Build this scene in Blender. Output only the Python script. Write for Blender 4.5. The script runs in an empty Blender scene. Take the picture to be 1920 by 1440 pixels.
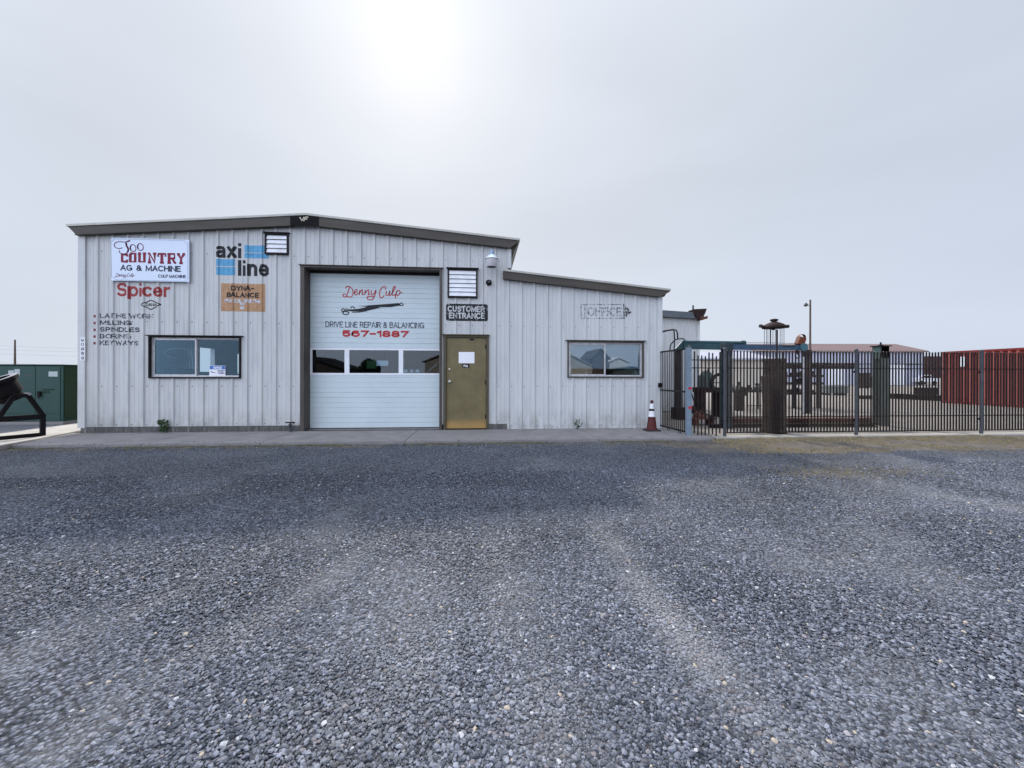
import bpy, bmesh, math, random
import numpy as np
from mathutils import Vector, Matrix, noise
random.seed(7); rng = np.random.default_rng(11)
sc = bpy.context.scene
col = sc.collection

# ------------------------------------------------------------------ camera
F = 740.0; CX, CY = 960.0, 704.0; ROLL = 0.0023
TH = math.atan(0.0814); CT, ST = math.cos(TH), math.sin(TH)
CAMD = 9.2 * CT; CAMZ = 1.27
R0 = Vector((CT, -ST, 0)); F0 = Vector((ST, CT, 0)); U0 = Vector((0, 0, 1))
cr, sr = math.cos(ROLL), math.sin(ROLL)
cam_d = bpy.data.cameras.new('camera'); cam = bpy.data.objects.new('camera', cam_d); col.objects.link(cam)
cr_ = R0 * cr + U0 * sr; cu_ = U0 * cr - R0 * sr
m = Matrix.Identity(4)
for i in range(3):
    m[i][0] = cr_[i]; m[i][1] = cu_[i]; m[i][2] = -F0[i]; m[i][3] = (0, -CAMD, CAMZ)[i]
cam.matrix_world = m
cam_d.sensor_width = 36; cam_d.lens = 36 * F / 1920; cam_d.shift_y = -16 / 1920
cam_d.clip_end = 5000; cam_d.clip_start = 0.05
sc.camera = cam
CAMP = Vector((0, -CAMD, CAMZ))

def ray(px, py):
    dx = px - CX; dy = CY - py
    X = dx * cr - dy * sr; Y = dx * sr + dy * cr
    return R0 * X + U0 * Y + F0 * F
def aty(px, py, y=0.0):                       # measure a point standing on the plane y
    d = ray(px, py); return CAMP + d * ((y - CAMP.y) / d.y)
def atz(px, py, z=0.0):                       # measure a point lying at height z
    d = ray(px, py); return CAMP + d * ((z - CAMP.z) / d.z)
def atd(px, py, Z):                           # measure a point at depth Z
    return CAMP + ray(px, py) * (Z / F)
def fx(px, y=0.0): return aty(px, 704, y).x
def fz(px, py, y=0.0): return aty(px, py, y).z

# ------------------------------------------------------------------ light
SUN = Vector((-129.4, 753, 659)).normalized()
sun_d = bpy.data.lights.new('sun', 'SUN'); sun = bpy.data.objects.new('sun', sun_d); col.objects.link(sun)
sun_d.energy = 4.4; sun_d.angle = math.radians(2.5); sun_d.color = (1, .96, .9)
sun.rotation_euler = (-SUN).to_track_quat('-Z', 'Y').to_euler()
SEL = math.asin(SUN.z); SAZ = math.atan2(SUN.x, SUN.y)
w = bpy.data.worlds.new("World"); sc.world = w; w.use_nodes = True
nt = w.node_tree; N = nt.nodes; L = nt.links; N.clear()
def nd(t, **k):
    n = N.new(t)
    for a, b in k.items():
        if a == 'op': n.operation = b
        else: setattr(n, a, b)
    return n
def wmath(op, a, b=None, clamp=False):
    n = N.new('ShaderNodeMath'); n.operation = op; n.use_clamp = clamp
    for i, q in enumerate((a, b)):
        if q is None: continue
        if isinstance(q, (int, float)): n.inputs[i].default_value = q
        else: L.new(q, n.inputs[i])
    return n.outputs[0]
out = N.new('ShaderNodeOutputWorld')
sky = N.new('ShaderNodeTexSky'); sky.sky_type = 'NISHITA'; sky.sun_disc = False
sky.sun_elevation = SEL; sky.sun_rotation = SAZ; sky.dust_density = 3.0; sky.air_density = 1.0
bg1 = N.new('ShaderNodeBackground'); L.new(sky.outputs[0], bg1.inputs[0]); bg1.inputs[1].default_value = 0.006
tc = N.new('ShaderNodeTexCoord')
dot = N.new('ShaderNodeVectorMath'); dot.operation = 'DOT_PRODUCT'; L.new(tc.outputs['Generated'], dot.inputs[0]); dot.inputs[1].default_value = SUN
sep = N.new('ShaderNodeSeparateXYZ'); L.new(tc.outputs['Generated'], sep.inputs[0])
d01 = wmath('MAXIMUM', dot.outputs['Value'], 0)
g1 = wmath('MULTIPLY', wmath('POWER', d01, 2000), 1.5)
g2 = wmath('MULTIPLY', wmath('POWER', d01, 140), 0.07)
g3 = wmath('MULTIPLY', wmath('POWER', d01, 5), 0.06)
glow = wmath('ADD', wmath('ADD', g1, g2), g3)
zen = wmath('MULTIPLY', wmath('POWER', wmath('MAXIMUM', sep.outputs['Z'], 0), 6.0), 0.9)
bdot = N.new('ShaderNodeVectorMath'); bdot.operation = 'DOT_PRODUCT'; L.new(tc.outputs['Generated'], bdot.inputs[0]); bdot.inputs[1].default_value = Vector((-.64, -.70, .33)).normalized()
back = wmath('MULTIPLY', wmath('POWER', wmath('MAXIMUM', bdot.outputs['Value'], 0), 2.0), 1.95)
map_ = N.new('ShaderNodeMapping'); L.new(tc.outputs['Generated'], map_.inputs[0]); map_.inputs['Scale'].default_value = (1.2, 1.2, 5.0); map_.inputs['Rotation'].default_value = (0.25, 0.15, 0.3)
ns = N.new('ShaderNodeTexNoise'); L.new(map_.outputs[0], ns.inputs['Vector']); ns.inputs['Scale'].default_value = 1.3; ns.inputs['Detail'].default_value = 5; ns.inputs['Roughness'].default_value = .45; ns.inputs['Distortion'].default_value = .4
cl = wmath('MULTIPLY', wmath('SUBTRACT', ns.outputs['Fac'], 0.5), 0.14)
hor = wmath('MULTIPLY', wmath('POWER', wmath('SUBTRACT', 1, wmath('ABSOLUTE', sep.outputs['Z'])), 3), 0.085)
tot = wmath('ADD', wmath('ADD', wmath('ADD', glow, zen), wmath('ADD', back, hor)), wmath('ADD', cl, 0.65))
# pale grey-blue haze, bluer away from the sun
cmix = N.new('ShaderNodeMix'); cmix.data_type = 'RGBA'; L.new(d01, cmix.inputs['Factor'])
cmix.inputs['A'].default_value = (0.84, .955, 1.18, 1); cmix.inputs['B'].default_value = (0.92, .985, 1.09, 1)
bg2 = N.new('ShaderNodeBackground'); L.new(cmix.outputs['Result'], bg2.inputs[0]); L.new(tot, bg2.inputs[1])
ad = N.new('ShaderNodeAddShader'); L.new(bg1.outputs[0], ad.inputs[0]); L.new(bg2.outputs[0], ad.inputs[1])
L.new(ad.outputs[0], out.inputs[0])
sc.view_settings.view_transform = 'Standard'; sc.view_settings.look = 'None'
sc.view_settings.exposure = 0.0; sc.view_settings.gamma = 1.0; sc.view_settings.use_curve_mapping = False
sc.render.engine = 'CYCLES'; sc.cycles.max_bounces = 6; sc.cycles.transparent_max_bounces = 24

# ------------------------------------------------------------------ materials
def newmat(name):
    mt = bpy.data.materials.new(name); mt.use_nodes = True
    return mt, mt.node_tree.nodes, mt.node_tree.links, mt.node_tree.nodes['Principled BSDF']
def tnoise(n, l, scale, detail=4, vec=None, stretch=None, rough=.55):
    t = n.new('ShaderNodeTexNoise'); t.inputs['Scale'].default_value = scale; t.inputs['Detail'].default_value = detail; t.inputs['Roughness'].default_value = rough
    c = n.new('ShaderNodeTexCoord'); src = c.outputs['Object']
    if stretch:
        mp = n.new('ShaderNodeMapping'); mp.inputs['Scale'].default_value = stretch; l.new(src, mp.inputs[0]); src = mp.outputs[0]
    l.new(src, t.inputs['Vector']); return t.outputs['Fac']
def ramp(n, l, src, a, b, ca=(0, 0, 0, 1), cb=(1, 1, 1, 1)):
    r = n.new('ShaderNodeValToRGB'); r.color_ramp.elements[0].position = a; r.color_ramp.elements[1].position = b
    r.color_ramp.elements[0].color = ca; r.color_ramp.elements[1].color = cb; l.new(src, r.inputs[0]); return r.outputs[0]
def mixc(n, l, fac, a, b, mode='MIX'):
    x = n.new('ShaderNodeMix'); x.data_type = 'RGBA'; x.blend_type = mode
    for i, q in (('Factor', fac), ('A', a), ('B', b)):
        if isinstance(q, (int, float)): x.inputs[i].default_value = q
        elif isinstance(q, tuple): x.inputs[i].default_value = q if len(q) == 4 else (*q, 1)
        else: l.new(q, x.inputs[i])
    return x.outputs['Result']
def mat(name, c, rough=.6, metal=0., var=.15, scale=6, stretch=None, dirt=None, dirt_amt=.3, dirt_scale=2.5, bump=.0, bscale=60, dlo=.48, dhi=.7):
    mt, n, l, p = newmat(name)
    p.inputs['Roughness'].default_value = rough; p.inputs['Metallic'].default_value = metal
    p.inputs['Specular IOR Level'].default_value = .2 if max(c) < .12 else .28
    lo = tuple(x * (1 - var) for x in c); hi = tuple(min(1, x * (1 + var)) for x in c)
    s = ramp(n, l, tnoise(n, l, scale, 6, stretch=stretch), .3, .7, (*lo, 1), (*hi, 1))
    if dirt:
        f = ramp(n, l, tnoise(n, l, dirt_scale, 8, stretch=stretch, rough=.7), dlo, dhi)
        mu = n.new('ShaderNodeMath'); mu.operation = 'MULTIPLY'; l.new(f, mu.inputs[0]); mu.inputs[1].default_value = dirt_amt
        s = mixc(n, l, mu.outputs[0], s, dirt)
    l.new(s, p.inputs['Base Color'])
    if bump:
        b = n.new('ShaderNodeBump'); b.inputs['Strength'].default_value = bump; b.inputs['Distance'].default_value = .01
        l.new(tnoise(n, l, bscale, 4), b.inputs['Height']); l.new(b.outputs[0], p.inputs['Normal'])
    return mt
def paint(name, c, wear=.3, scale=22, rough=.8, stretch=(1, 1, .7)):
    """old paint: flakes of it are gone and the surface beneath shows"""
    mt, n, l, p = newmat(name); p.inputs['Roughness'].default_value = rough
    v = ramp(n, l, tnoise(n, l, 9, 5), .3, .7, (*[x * .85 for x in c], 1), (*[min(1, x * 1.15 + .01) for x in c], 1)); l.new(v, p.inputs['Base Color'])
    if wear > 0:
        lo = wear - .03; a = ramp(n, l, tnoise(n, l, scale, 7, stretch=stretch, rough=.75), max(0, lo), wear + .03)
        l.new(a, p.inputs['Alpha'])
    return mt
def glassmat(name, gain=.62, refl=(1, 1, 1), tint=(.72, .80, .84)):
    mt = bpy.data.materials.new(name); mt.use_nodes = True; n = mt.node_tree.nodes; l = mt.node_tree.links; n.clear()
    o = n.new('ShaderNodeOutputMaterial'); t = n.new('ShaderNodeBsdfTransparent'); t.inputs[0].default_value = (*tint, 1)
    g = n.new('ShaderNodeBsdfGlossy'); g.inputs['Roughness'].default_value = .015; g.inputs[0].default_value = (*refl, 1)
    fr = n.new('ShaderNodeFresnel'); fr.inputs[0].default_value = 1.5
    mu = n.new('ShaderNodeMath'); mu.operation = 'MULTIPLY'; mu.inputs[1].default_value = gain; mu.use_clamp = True; l.new(fr.outputs[0], mu.inputs[0])
    b = n.new('ShaderNodeBump'); b.inputs['Strength'].default_value = .02; l.new(tnoise(n, l, 1.6, 2), b.inputs['Height']); l.new(b.outputs[0], g.inputs['Normal'])
    mx = n.new('ShaderNodeMixShader'); l.new(mu.outputs[0], mx.inputs[0]); l.new(t.outputs[0], mx.inputs[1]); l.new(g.outputs[0], mx.inputs[2])
    l.new(mx.outputs[0], o.inputs[0]); return mt

WALLC = (.525, .52, .512)
M = {}
M['wall'] = mat('painted_steel', WALLC, .5, 0, .05, 1.2, (3, 3, .5), dirt=(.33, .34, .36), dirt_amt=.5, dirt_scale=2.2, bump=.04, bscale=5)
M['wall2'] = mat('painted_steel_leanto', (.54, .54, .535), .5, 0, .05, 1.2, (3, 3, .5), dirt=(.38, .39, .40), dirt_amt=.45, dirt_scale=2.0, bump=.04, bscale=5)
for nm in ('wall', 'wall2'):
    mt_ = M[nm]; n_, l_ = mt_.node_tree.nodes, mt_.node_tree.links; p_ = n_['Principled BSDF']; src = p_.inputs['Base Color'].links[0].from_socket
    c_ = n_.new('ShaderNodeTexCoord'); s_ = n_.new('ShaderNodeSeparateXYZ'); l_.new(c_.outputs['Object'], s_.inputs[0]); r_ = n_.new('ShaderNodeMapRange'); l_.new(s_.outputs['Z'], r_.inputs['Value']); r_.inputs['From Min'].default_value = .55; r_.inputs['From Max'].default_value = .10
    a_ = n_.new('ShaderNodeMath'); a_.operation = 'MULTIPLY'; l_.new(r_.outputs[0], a_.inputs[0]); l_.new(ramp(n_, l_, tnoise(n_, l_, 5, 8, stretch=(1, 1, .45), rough=.75), .4, .66), a_.inputs[1])
    b_ = n_.new('ShaderNodeMath'); b_.operation = 'MULTIPLY'; l_.new(a_.outputs[0], b_.inputs[0]); b_.inputs[1].default_value = .75
    l_.new(mixc(n_, l_, b_.outputs[0], src, (.20, .18, .16)), p_.inputs['Base Color'])
M['trimw'] = mat('white_trim', (.55, .55, .545), .5, 0, .06, 3, dirt=(.35, .36, .38), dirt_amt=.4)
M['fascia'] = mat('brown_fascia', (.075, .064, .054), .5, 0, .15, 3, (.5, 1, 3), dirt=(.05, .045, .04), dirt_amt=.6)
M['fascia_top'] = mat('sunlit_roof_edge_steel', (.40, .38, .34), .4, .2, .1, 5, dirt=(.16, .15, .13), dirt_amt=.5)  # roof sheet steel, coloured paler so its lip reads as sunlit
M['roof'] = mat('roof_steel', (.45, .45, .44), .45, .1, .08, 2, dirt=(.25, .22, .2), dirt_amt=.4)
M['black'] = mat('black_trim', (.014, .012, .013), .7, 0, .2, 10, dirt=(.035, .03, .028), dirt_amt=.4)
M['brown'] = mat('dark_brown_trim', (.075, .062, .055), .5, 0, .2, 6, (2, 2, .4), dirt=(.14, .13, .12), dirt_amt=.4)
M['alu'] = mat('aluminium_frame', (.50, .49, .50), .4, .3, .12, 10, dirt=(.2, .19, .19), dirt_amt=.5, dirt_scale=8)
M['conc'] = mat('concrete', (.225, .21, .205), .9, 0, .12, 3, dirt=(.13, .125, .12), dirt_amt=.6, dirt_scale=1.4, bump=.25, bscale=80)
M['conc_light'] = mat('pale_concrete', (.38, .35, .31), .9, 0, .12, 3, dirt=(.2, .18, .16), dirt_amt=.6, dirt_scale=1.4, bump=.25, bscale=80)
M['found'] = mat('dirty_concrete', (.10, .096, .092), .95, 0, .3, 4, (4, 4, .6), dirt=(.38, .37, .36), dirt_amt=.7, dirt_scale=3, bump=.3, bscale=40, dlo=.55)
M['gdoor'] = mat('garage_door_paint', (.54, .60, .62), .45, 0, .035, 1.5, dirt=(.42, .46, .50), dirt_amt=.3, dirt_scale=1.4)
M['gframe'] = mat('garage_window_frame', (.72, .73, .76), .45, 0, .05, 5)
M['slat'] = mat('white_slats', (.75, .75, .78), .5, 0, .08, 6, dirt=(.4, .36, .36), dirt_amt=.4)
M['glass'] = glassmat('window_glass', .9); M['glass_office'] = glassmat('office_window_glass', .55, (.62, .85, 1)); M['glass_film'] = glassmat('reflective_window_glass', 2.6)
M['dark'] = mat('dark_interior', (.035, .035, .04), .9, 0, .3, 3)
M['blind'] = mat('roller_blind', (.55, .60, .64), .8, 0, .08, 3, (1, 1, 3))
M['fence'] = mat('black_steel', (.014, .012, .013), .45, .0, .3, 20, dirt=(.06, .03, .02), dirt_amt=.5, dirt_scale=12)
M['galv'] = mat('galvanised_steel', (.06, .063, .07), .55, .1, .15, 14, dirt=(.13, .13, .14), dirt_amt=.5)
M['wire'] = mat('fence_wire', (.14, .125, .10), .5, .3, .1, 20)
M['bluepost'] = mat('pale_blue_paint', (.17, .22, .275), .5, 0, .15, 8, dirt=(.15, .16, .18), dirt_amt=.5)
M['teal'] = mat('teal_paint', (.03, .07, .08), .45, 0, .25, 6, dirt=(.03, .04, .05), dirt_amt=.5)
M['blue'] = mat('blue_paint', (.035, .075, .13), .45, 0, .2, 6, dirt=(.05, .05, .06), dirt_amt=.5)
M['darksteel'] = mat('dark_weathered_steel', (.025, .022, .024), .6, .1, .35, 6, (2, 2, .5), dirt=(.10, .045, .03), dirt_amt=.6)
M['rust'] = mat('rust', (.13, .05, .035), .85, 0, .35, 7, dirt=(.05, .025, .02), dirt_amt=.7, bump=.3)
M['rustdark'] = mat('dark_rust', (.024, .014, .013), .8, 0, .4, 7, dirt=(.07, .03, .022), dirt_amt=.5, bump=.3)
M['orange'] = mat('faded_orange_paint', (.12, .032, .013), .6, 0, .25, 12, dirt=(.08, .04, .03), dirt_amt=.6, dirt_scale=9)
M['hpost'] = mat('grey_green_paint', (.085, .11, .10), .55, 0, .25, 5, (2, 2, .5), dirt=(.04, .035, .03), dirt_amt=.7)
M['cont'] = mat('red_container_paint', (.17, .017, .015), .7, 0, .15, 2, (1, 1, .5), dirt=(.16, .03, .025), dirt_amt=.6)
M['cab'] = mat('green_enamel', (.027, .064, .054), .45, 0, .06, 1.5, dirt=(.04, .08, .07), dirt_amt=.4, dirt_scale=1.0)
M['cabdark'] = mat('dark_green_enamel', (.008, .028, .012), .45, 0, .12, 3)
M['blk'] = mat('black_paint', (.006, .005, .006), .8, 0, .3, 10)
M['ring'] = mat('worn_bare_steel', (.28, .27, .28), .5, .2, .15, 12)
M['coneo'] = mat('faded_cone_orange', (.075, .018, .017), .7, 0, .2, 10, dirt=(.08, .03, .03), dirt_amt=.6, dirt_scale=10)
M['conew'] = mat('reflective_white', (.72, .72, .74), .5, 0, .08, 12, dirt=(.35, .32, .32), dirt_amt=.4, dirt_scale=12)
M['coneb'] = mat('cone_rubber_base', (.03, .025, .027), .8, 0, .2, 12)
M['white'] = mat('white_paper', (.80, .79, .82), .7, 0, .03, 5)
M['signw'] = mat('sign_board_white', (.66, .72, .84), .4, 0, .04, 2.5, dirt=(.5, .52, .58), dirt_amt=.25)
M['pink'] = mat('pink_roof', (.165, .112, .108), .95, 0, .06, .3, (4, 1, 1), dirt=(.14, .105, .10), dirt_amt=.3, dirt_scale=.3)
M['lav'] = mat('far_white_wall', (.42, .43, .52), .7, 0, .08, .5, (3, 3, .4))
M['tan'] = mat('tan_stucco', (.46, .41, .35), .8, 0, .08, .6)
M['greyroof'] = mat('grey_lavender_roof', (.36, .36, .42), .7, 0, .08, .6)
M['wood'] = mat('weathered_wood', (.10, .075, .06), .8, 0, .25, 6, (1, 1, .2))
M['leaf'] = mat('weed_leaf', (.03, .06, .02), .6, 0, .3, 20)
M['leafdark'] = mat('evergreen_leaf', (.02, .035, .018), .7, 0, .3, 3)
M['bark'] = mat('bark', (.07, .05, .04), .9, 0, .3, 6)
M['straw'] = mat('dry_straw', (.30, .24, .13), .8, 0, .35, 8)
M['brass'] = mat('knob_steel', (.55, .53, .5), .3, .8, .05, 10)
M['lampw'] = mat('lamp_white_enamel', (.72, .76, .82), .3, .1, .05, 10)
M['lampb'] = mat('lamp_blue_grey', (.25, .33, .42), .4, .3, .1, 10)
M['red'] = mat('red_tape', (.42, .02, .04), .5, 0, .1, 10)
# paints
M['p_black'] = paint('worn_black_letter_paint', (.010, .010, .014), .33)
M['p_sign_black'] = paint('sign_black', (.015, .018, .045), 0)
M['p_crimson'] = paint('sign_crimson', (.20, .008, .03), 0)
M['p_maroon'] = paint('sign_maroon', (.13, .012, .06), 0)
M['p_red'] = paint('faded_red_letter_paint', (.30, .035, .035), .36)
M['p_redph'] = paint('red_phone_number_paint', (.42, .03, .035), .33)
M['p_faded'] = paint('faded_black_letter_paint', (.03, .035, .05), .425, 13)
M['p_faded2'] = paint('very_faded_black_letter_paint', (.05, .055, .075), .46, 13)
M['p_blue'] = paint('light_blue_paint', (.10, .32, .52), .30)
M['p_orange'] = paint('tan_orange_paint', (.42, .235, .125), .30)
M['p_patch'] = paint('bare_patch', (.55, .57, .62), .50, 18)
M['p_dot'] = paint('dark_red_dot_paint', (.19, .03, .045), .30)
M['p_blackpanel'] = paint('worn_black_panel_paint', (.008, .008, .012), .42, 14)
M['p_cream'] = paint('cream_logo', (.60, .52, .42), 0)
M['p_note'] = paint('notice_blue', (.06, .16, .42), 0)
M['p_line'] = paint('sign_line', (.10, .12, .2), 0)

# door paint with the stained lower edge and grime about the lock
mt, n, l, p = newmat('olive_door_paint'); M['door'] = mt; p.inputs['Roughness'].default_value = .5
c0 = ramp(n, l, tnoise(n, l, 3, 7), .3, .7, (.115, .088, .036, 1), (.160, .125, .052, 1))
tcn = n.new('ShaderNodeTexCoord'); sp = n.new('ShaderNodeSeparateXYZ'); l.new(tcn.outputs['Object'], sp.inputs[0])
mr = n.new('ShaderNodeMapRange'); l.new(sp.outputs['Z'], mr.inputs['Value']); mr.inputs['From Min'].default_value = .28; mr.inputs['From Max'].default_value = .12
nz = tnoise(n, l, 5, 4); mm = n.new('ShaderNodeMath'); mm.operation = 'MULTIPLY_ADD'; l.new(nz, mm.inputs[0]); mm.inputs[1].default_value = .8; l.new(mr.outputs[0], mm.inputs[2])
ms = n.new('ShaderNodeMath'); ms.operation = 'SUBTRACT'; ms.use_clamp = True; l.new(mm.outputs[0], ms.inputs[0]); ms.inputs[1].default_value = .4
l.new(mixc(n, l, ms.outputs[0], c0, (.34, .20, .06)), p.inputs['Base Color'])

# ------------------------------------------------------------------ mesh tools
class G:
    def __init__(s): s.v = []; s.f = []; s.m = []
    def add(s, vs, fs, mi=0):
        b = len(s.v); s.v += [tuple(q) for q in vs]; s.f += [tuple(b + i for i in f) for f in fs]; s.m += [mi] * len(fs); return s
    def box(s, x0, y0, z0, x1, y1, z1, mi=0):
        x0, x1 = sorted((x0, x1)); y0, y1 = sorted((y0, y1)); z0, z1 = sorted((z0, z1))
        return s.add([(x0, y0, z0), (x1, y0, z0), (x1, y1, z0), (x0, y1, z0), (x0, y0, z1), (x1, y0, z1), (x1, y1, z1), (x0, y1, z1)],
                     [(0, 3, 2, 1), (4, 5, 6, 7), (0, 1, 5, 4), (1, 2, 6, 5), (2, 3, 7, 6), (3, 0, 4, 7)], mi)
    def bar(s, p, q, w, h=None, up=(0, 0, 1), mi=0):
        p = Vector(p); q = Vector(q); h = h or w; d = (q - p).normalized(); u = Vector(up)
        if abs(d.dot(u)) > .97: u = Vector((0, 1, 0))
        a = d.cross(u).normalized() * w / 2; b = a.cross(d).normalized() * h / 2
        vs = [e + sa * a + sb * b for e in (p, q) for sa, sb in ((-1, -1), (1, -1), (1, 1), (-1, 1))]
        return s.add(vs, [(0, 1, 2, 3), (7, 6, 5, 4), (0, 4, 5, 1), (1, 5, 6, 2), (2, 6, 7, 3), (3, 7, 4, 0)], mi)
    def tube(s, pts, r, n=8, mi=0, cap=True):
        pts = [Vector(q) for q in pts]; rings = []; rr = r if isinstance(r, (list, tuple)) else [r] * len(pts)
        prev = None
        for i, q in enumerate(pts):
            d = (pts[min(i + 1, len(pts) - 1)] - pts[max(i - 1, 0)]).normalized()
            if prev is None: a = d.orthogonal().normalized()
            else: a = (prev - d * prev.dot(d)).normalized()
            prev = a; b = d.cross(a)
            rings.append([q + (a * math.cos(t) + b * math.sin(t)) * rr[i] for t in [2 * math.pi * k / n for k in range(n)]])
        vs = [v for r_ in rings for v in r_]; fs = []
        for i in range(len(rings) - 1):
            for k in range(n): fs.append((i * n + k, i * n + (k + 1) % n, (i + 1) * n + (k + 1) % n, (i + 1) * n + k))
        if cap: fs += [tuple(range(n))[::-1], tuple((len(rings) - 1) * n + k for k in range(n))]
        return s.add(vs, fs, mi)
    def lathe(s, prof, o, axis=(0, 0, 1), n=24, mi=0):   # prof: (radius, height along axis)
        ax = Vector(axis).normalized(); a = ax.orthogonal().normalized(); b = ax.cross(a); o = Vector(o); vs = []; fs = []
        for r, h in prof:
            for k in range(n):
                t = 2 * math.pi * k / n; vs.append(o + ax * h + (a * math.cos(t) + b * math.sin(t)) * max(r, .0005))
        for i in range(len(prof) - 1):
            for k in range(n): fs.append((i * n + k, i * n + (k + 1) % n, (i + 1) * n + (k + 1) % n, (i + 1) * n + k))
        return s.add(vs, fs, mi)
    def prism(s, poly, y0, y1, mi=0):                   # poly: (x, z) outline extruded along y
        k = len(poly); vs = [(x, y0, z) for x, z in poly] + [(x, y1, z) for x, z in poly]
        fs = [tuple(range(k)), tuple(range(2 * k - 1, k - 1, -1))] + [(i, i + k, (i + 1) % k + k, (i + 1) % k) for i in range(k)]
        return s.add(vs, fs, mi)
    def slab(s, poly, z0, z1, mi=0):                    # poly: (x, y)
        k = len(poly); vs = [(x, y, z0) for x, y in poly] + [(x, y, z1) for x, y in poly]
        fs = [tuple(range(k))[::-1], tuple(range(k, 2 * k))] + [(i, (i + 1) % k, (i + 1) % k + k, i + k) for i in range(k)]
        return s.add(vs, fs, mi)
def link_mesh(name, me, parent=None):
    o = bpy.data.objects.new(name, me); col.objects.link(o)
    if parent: o.parent = parent
    return o
def root_loc(p):
    v = Vector((0, 0, 0))
    while p: v += p.location; p = p.parent
    return v
def obj(name, g, mats, parent=None, smooth=False, bevel=0, label=None):
    me = bpy.data.meshes.new(name); off = root_loc(parent) if parent else Vector((0, 0, 0))
    me.from_pydata([(x - off.x, y - off.y, z - off.z) for x, y, z in g.v], [], g.f)
    if not isinstance(mats, (list, tuple)): mats = [mats]
    for q in mats: me.materials.append(M[q] if isinstance(q, str) else q)
    me.polygons.foreach_set('material_index', g.m)
    bm = bmesh.new(); bm.from_mesh(me); bmesh.ops.recalc_face_normals(bm, faces=bm.faces); bm.to_mesh(me); bm.free()
    if smooth:
        me.polygons.foreach_set('use_smooth', [True] * len(me.polygons))
        try: me.set_sharp_from_angle(angle=math.radians(40))
        except Exception: pass
    o = link_mesh(name, me, parent)
    if bevel:
        b = o.modifiers.new('bevel', 'BEVEL'); b.width = bevel; b.segments = 2; b.limit_method = 'ANGLE'
    if label: o['label'] = label
    return o
def tag(o, label, cat, group=None):
    o['label'] = label; o['category'] = cat
    if group: o['group'] = group
    return o
def thing(name, label, cat, loc=(0, 0, 0), group=None):
    o = bpy.data.objects.new(name, None); col.objects.link(o); o.location = loc; o.empty_display_size = .2
    return tag(o, label, cat, group)
def structure(name, g, mats, **k):
    o = obj(name, g, mats, **k); o['kind'] = 'structure'; return o
def copy_tree(o, parent=None):
    c = o.copy(); col.objects.link(c); c.parent = parent
    for ch in list(o.children): copy_tree(ch, c)
    return c
def smoothpath(pts, k=5):
    if len(pts) < 3: return pts
    P = [pts[0]] + list(pts) + [pts[-1]]; out_ = []
    for i in range(1, len(P) - 2):
        p0, p1, p2, p3 = [np.array(q, float) for q in P[i - 1:i + 3]]
        for j in range(k):
            t = j / k; out_.append(tuple(.5 * ((2 * p1) + (-p0 + p2) * t + (2 * p0 - 5 * p1 + 4 * p2 - p3) * t * t + (-p0 + 3 * p1 - 3 * p2 + p3) * t ** 3)))
    out_.append(tuple(pts[-1])); return out_
def ribbon(pts, wd):                                      # flat stroke in (x, z)
    vs = []; fs = []; n_ = len(pts)
    for i, q in enumerate(pts):
        a = np.array(pts[max(i - 1, 0)]); b = np.array(pts[min(i + 1, n_ - 1)]); d = b - a; L_ = np.hypot(*d) or 1; nrm = np.array((-d[1], d[0])) / L_ * wd / 2
        vs += [tuple(np.array(q) + nrm), tuple(np.array(q) - nrm)]
    for i in range(n_ - 1): fs.append((2 * i, 2 * i + 1, 2 * i + 3, 2 * i + 2))
    return vs, fs

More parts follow.
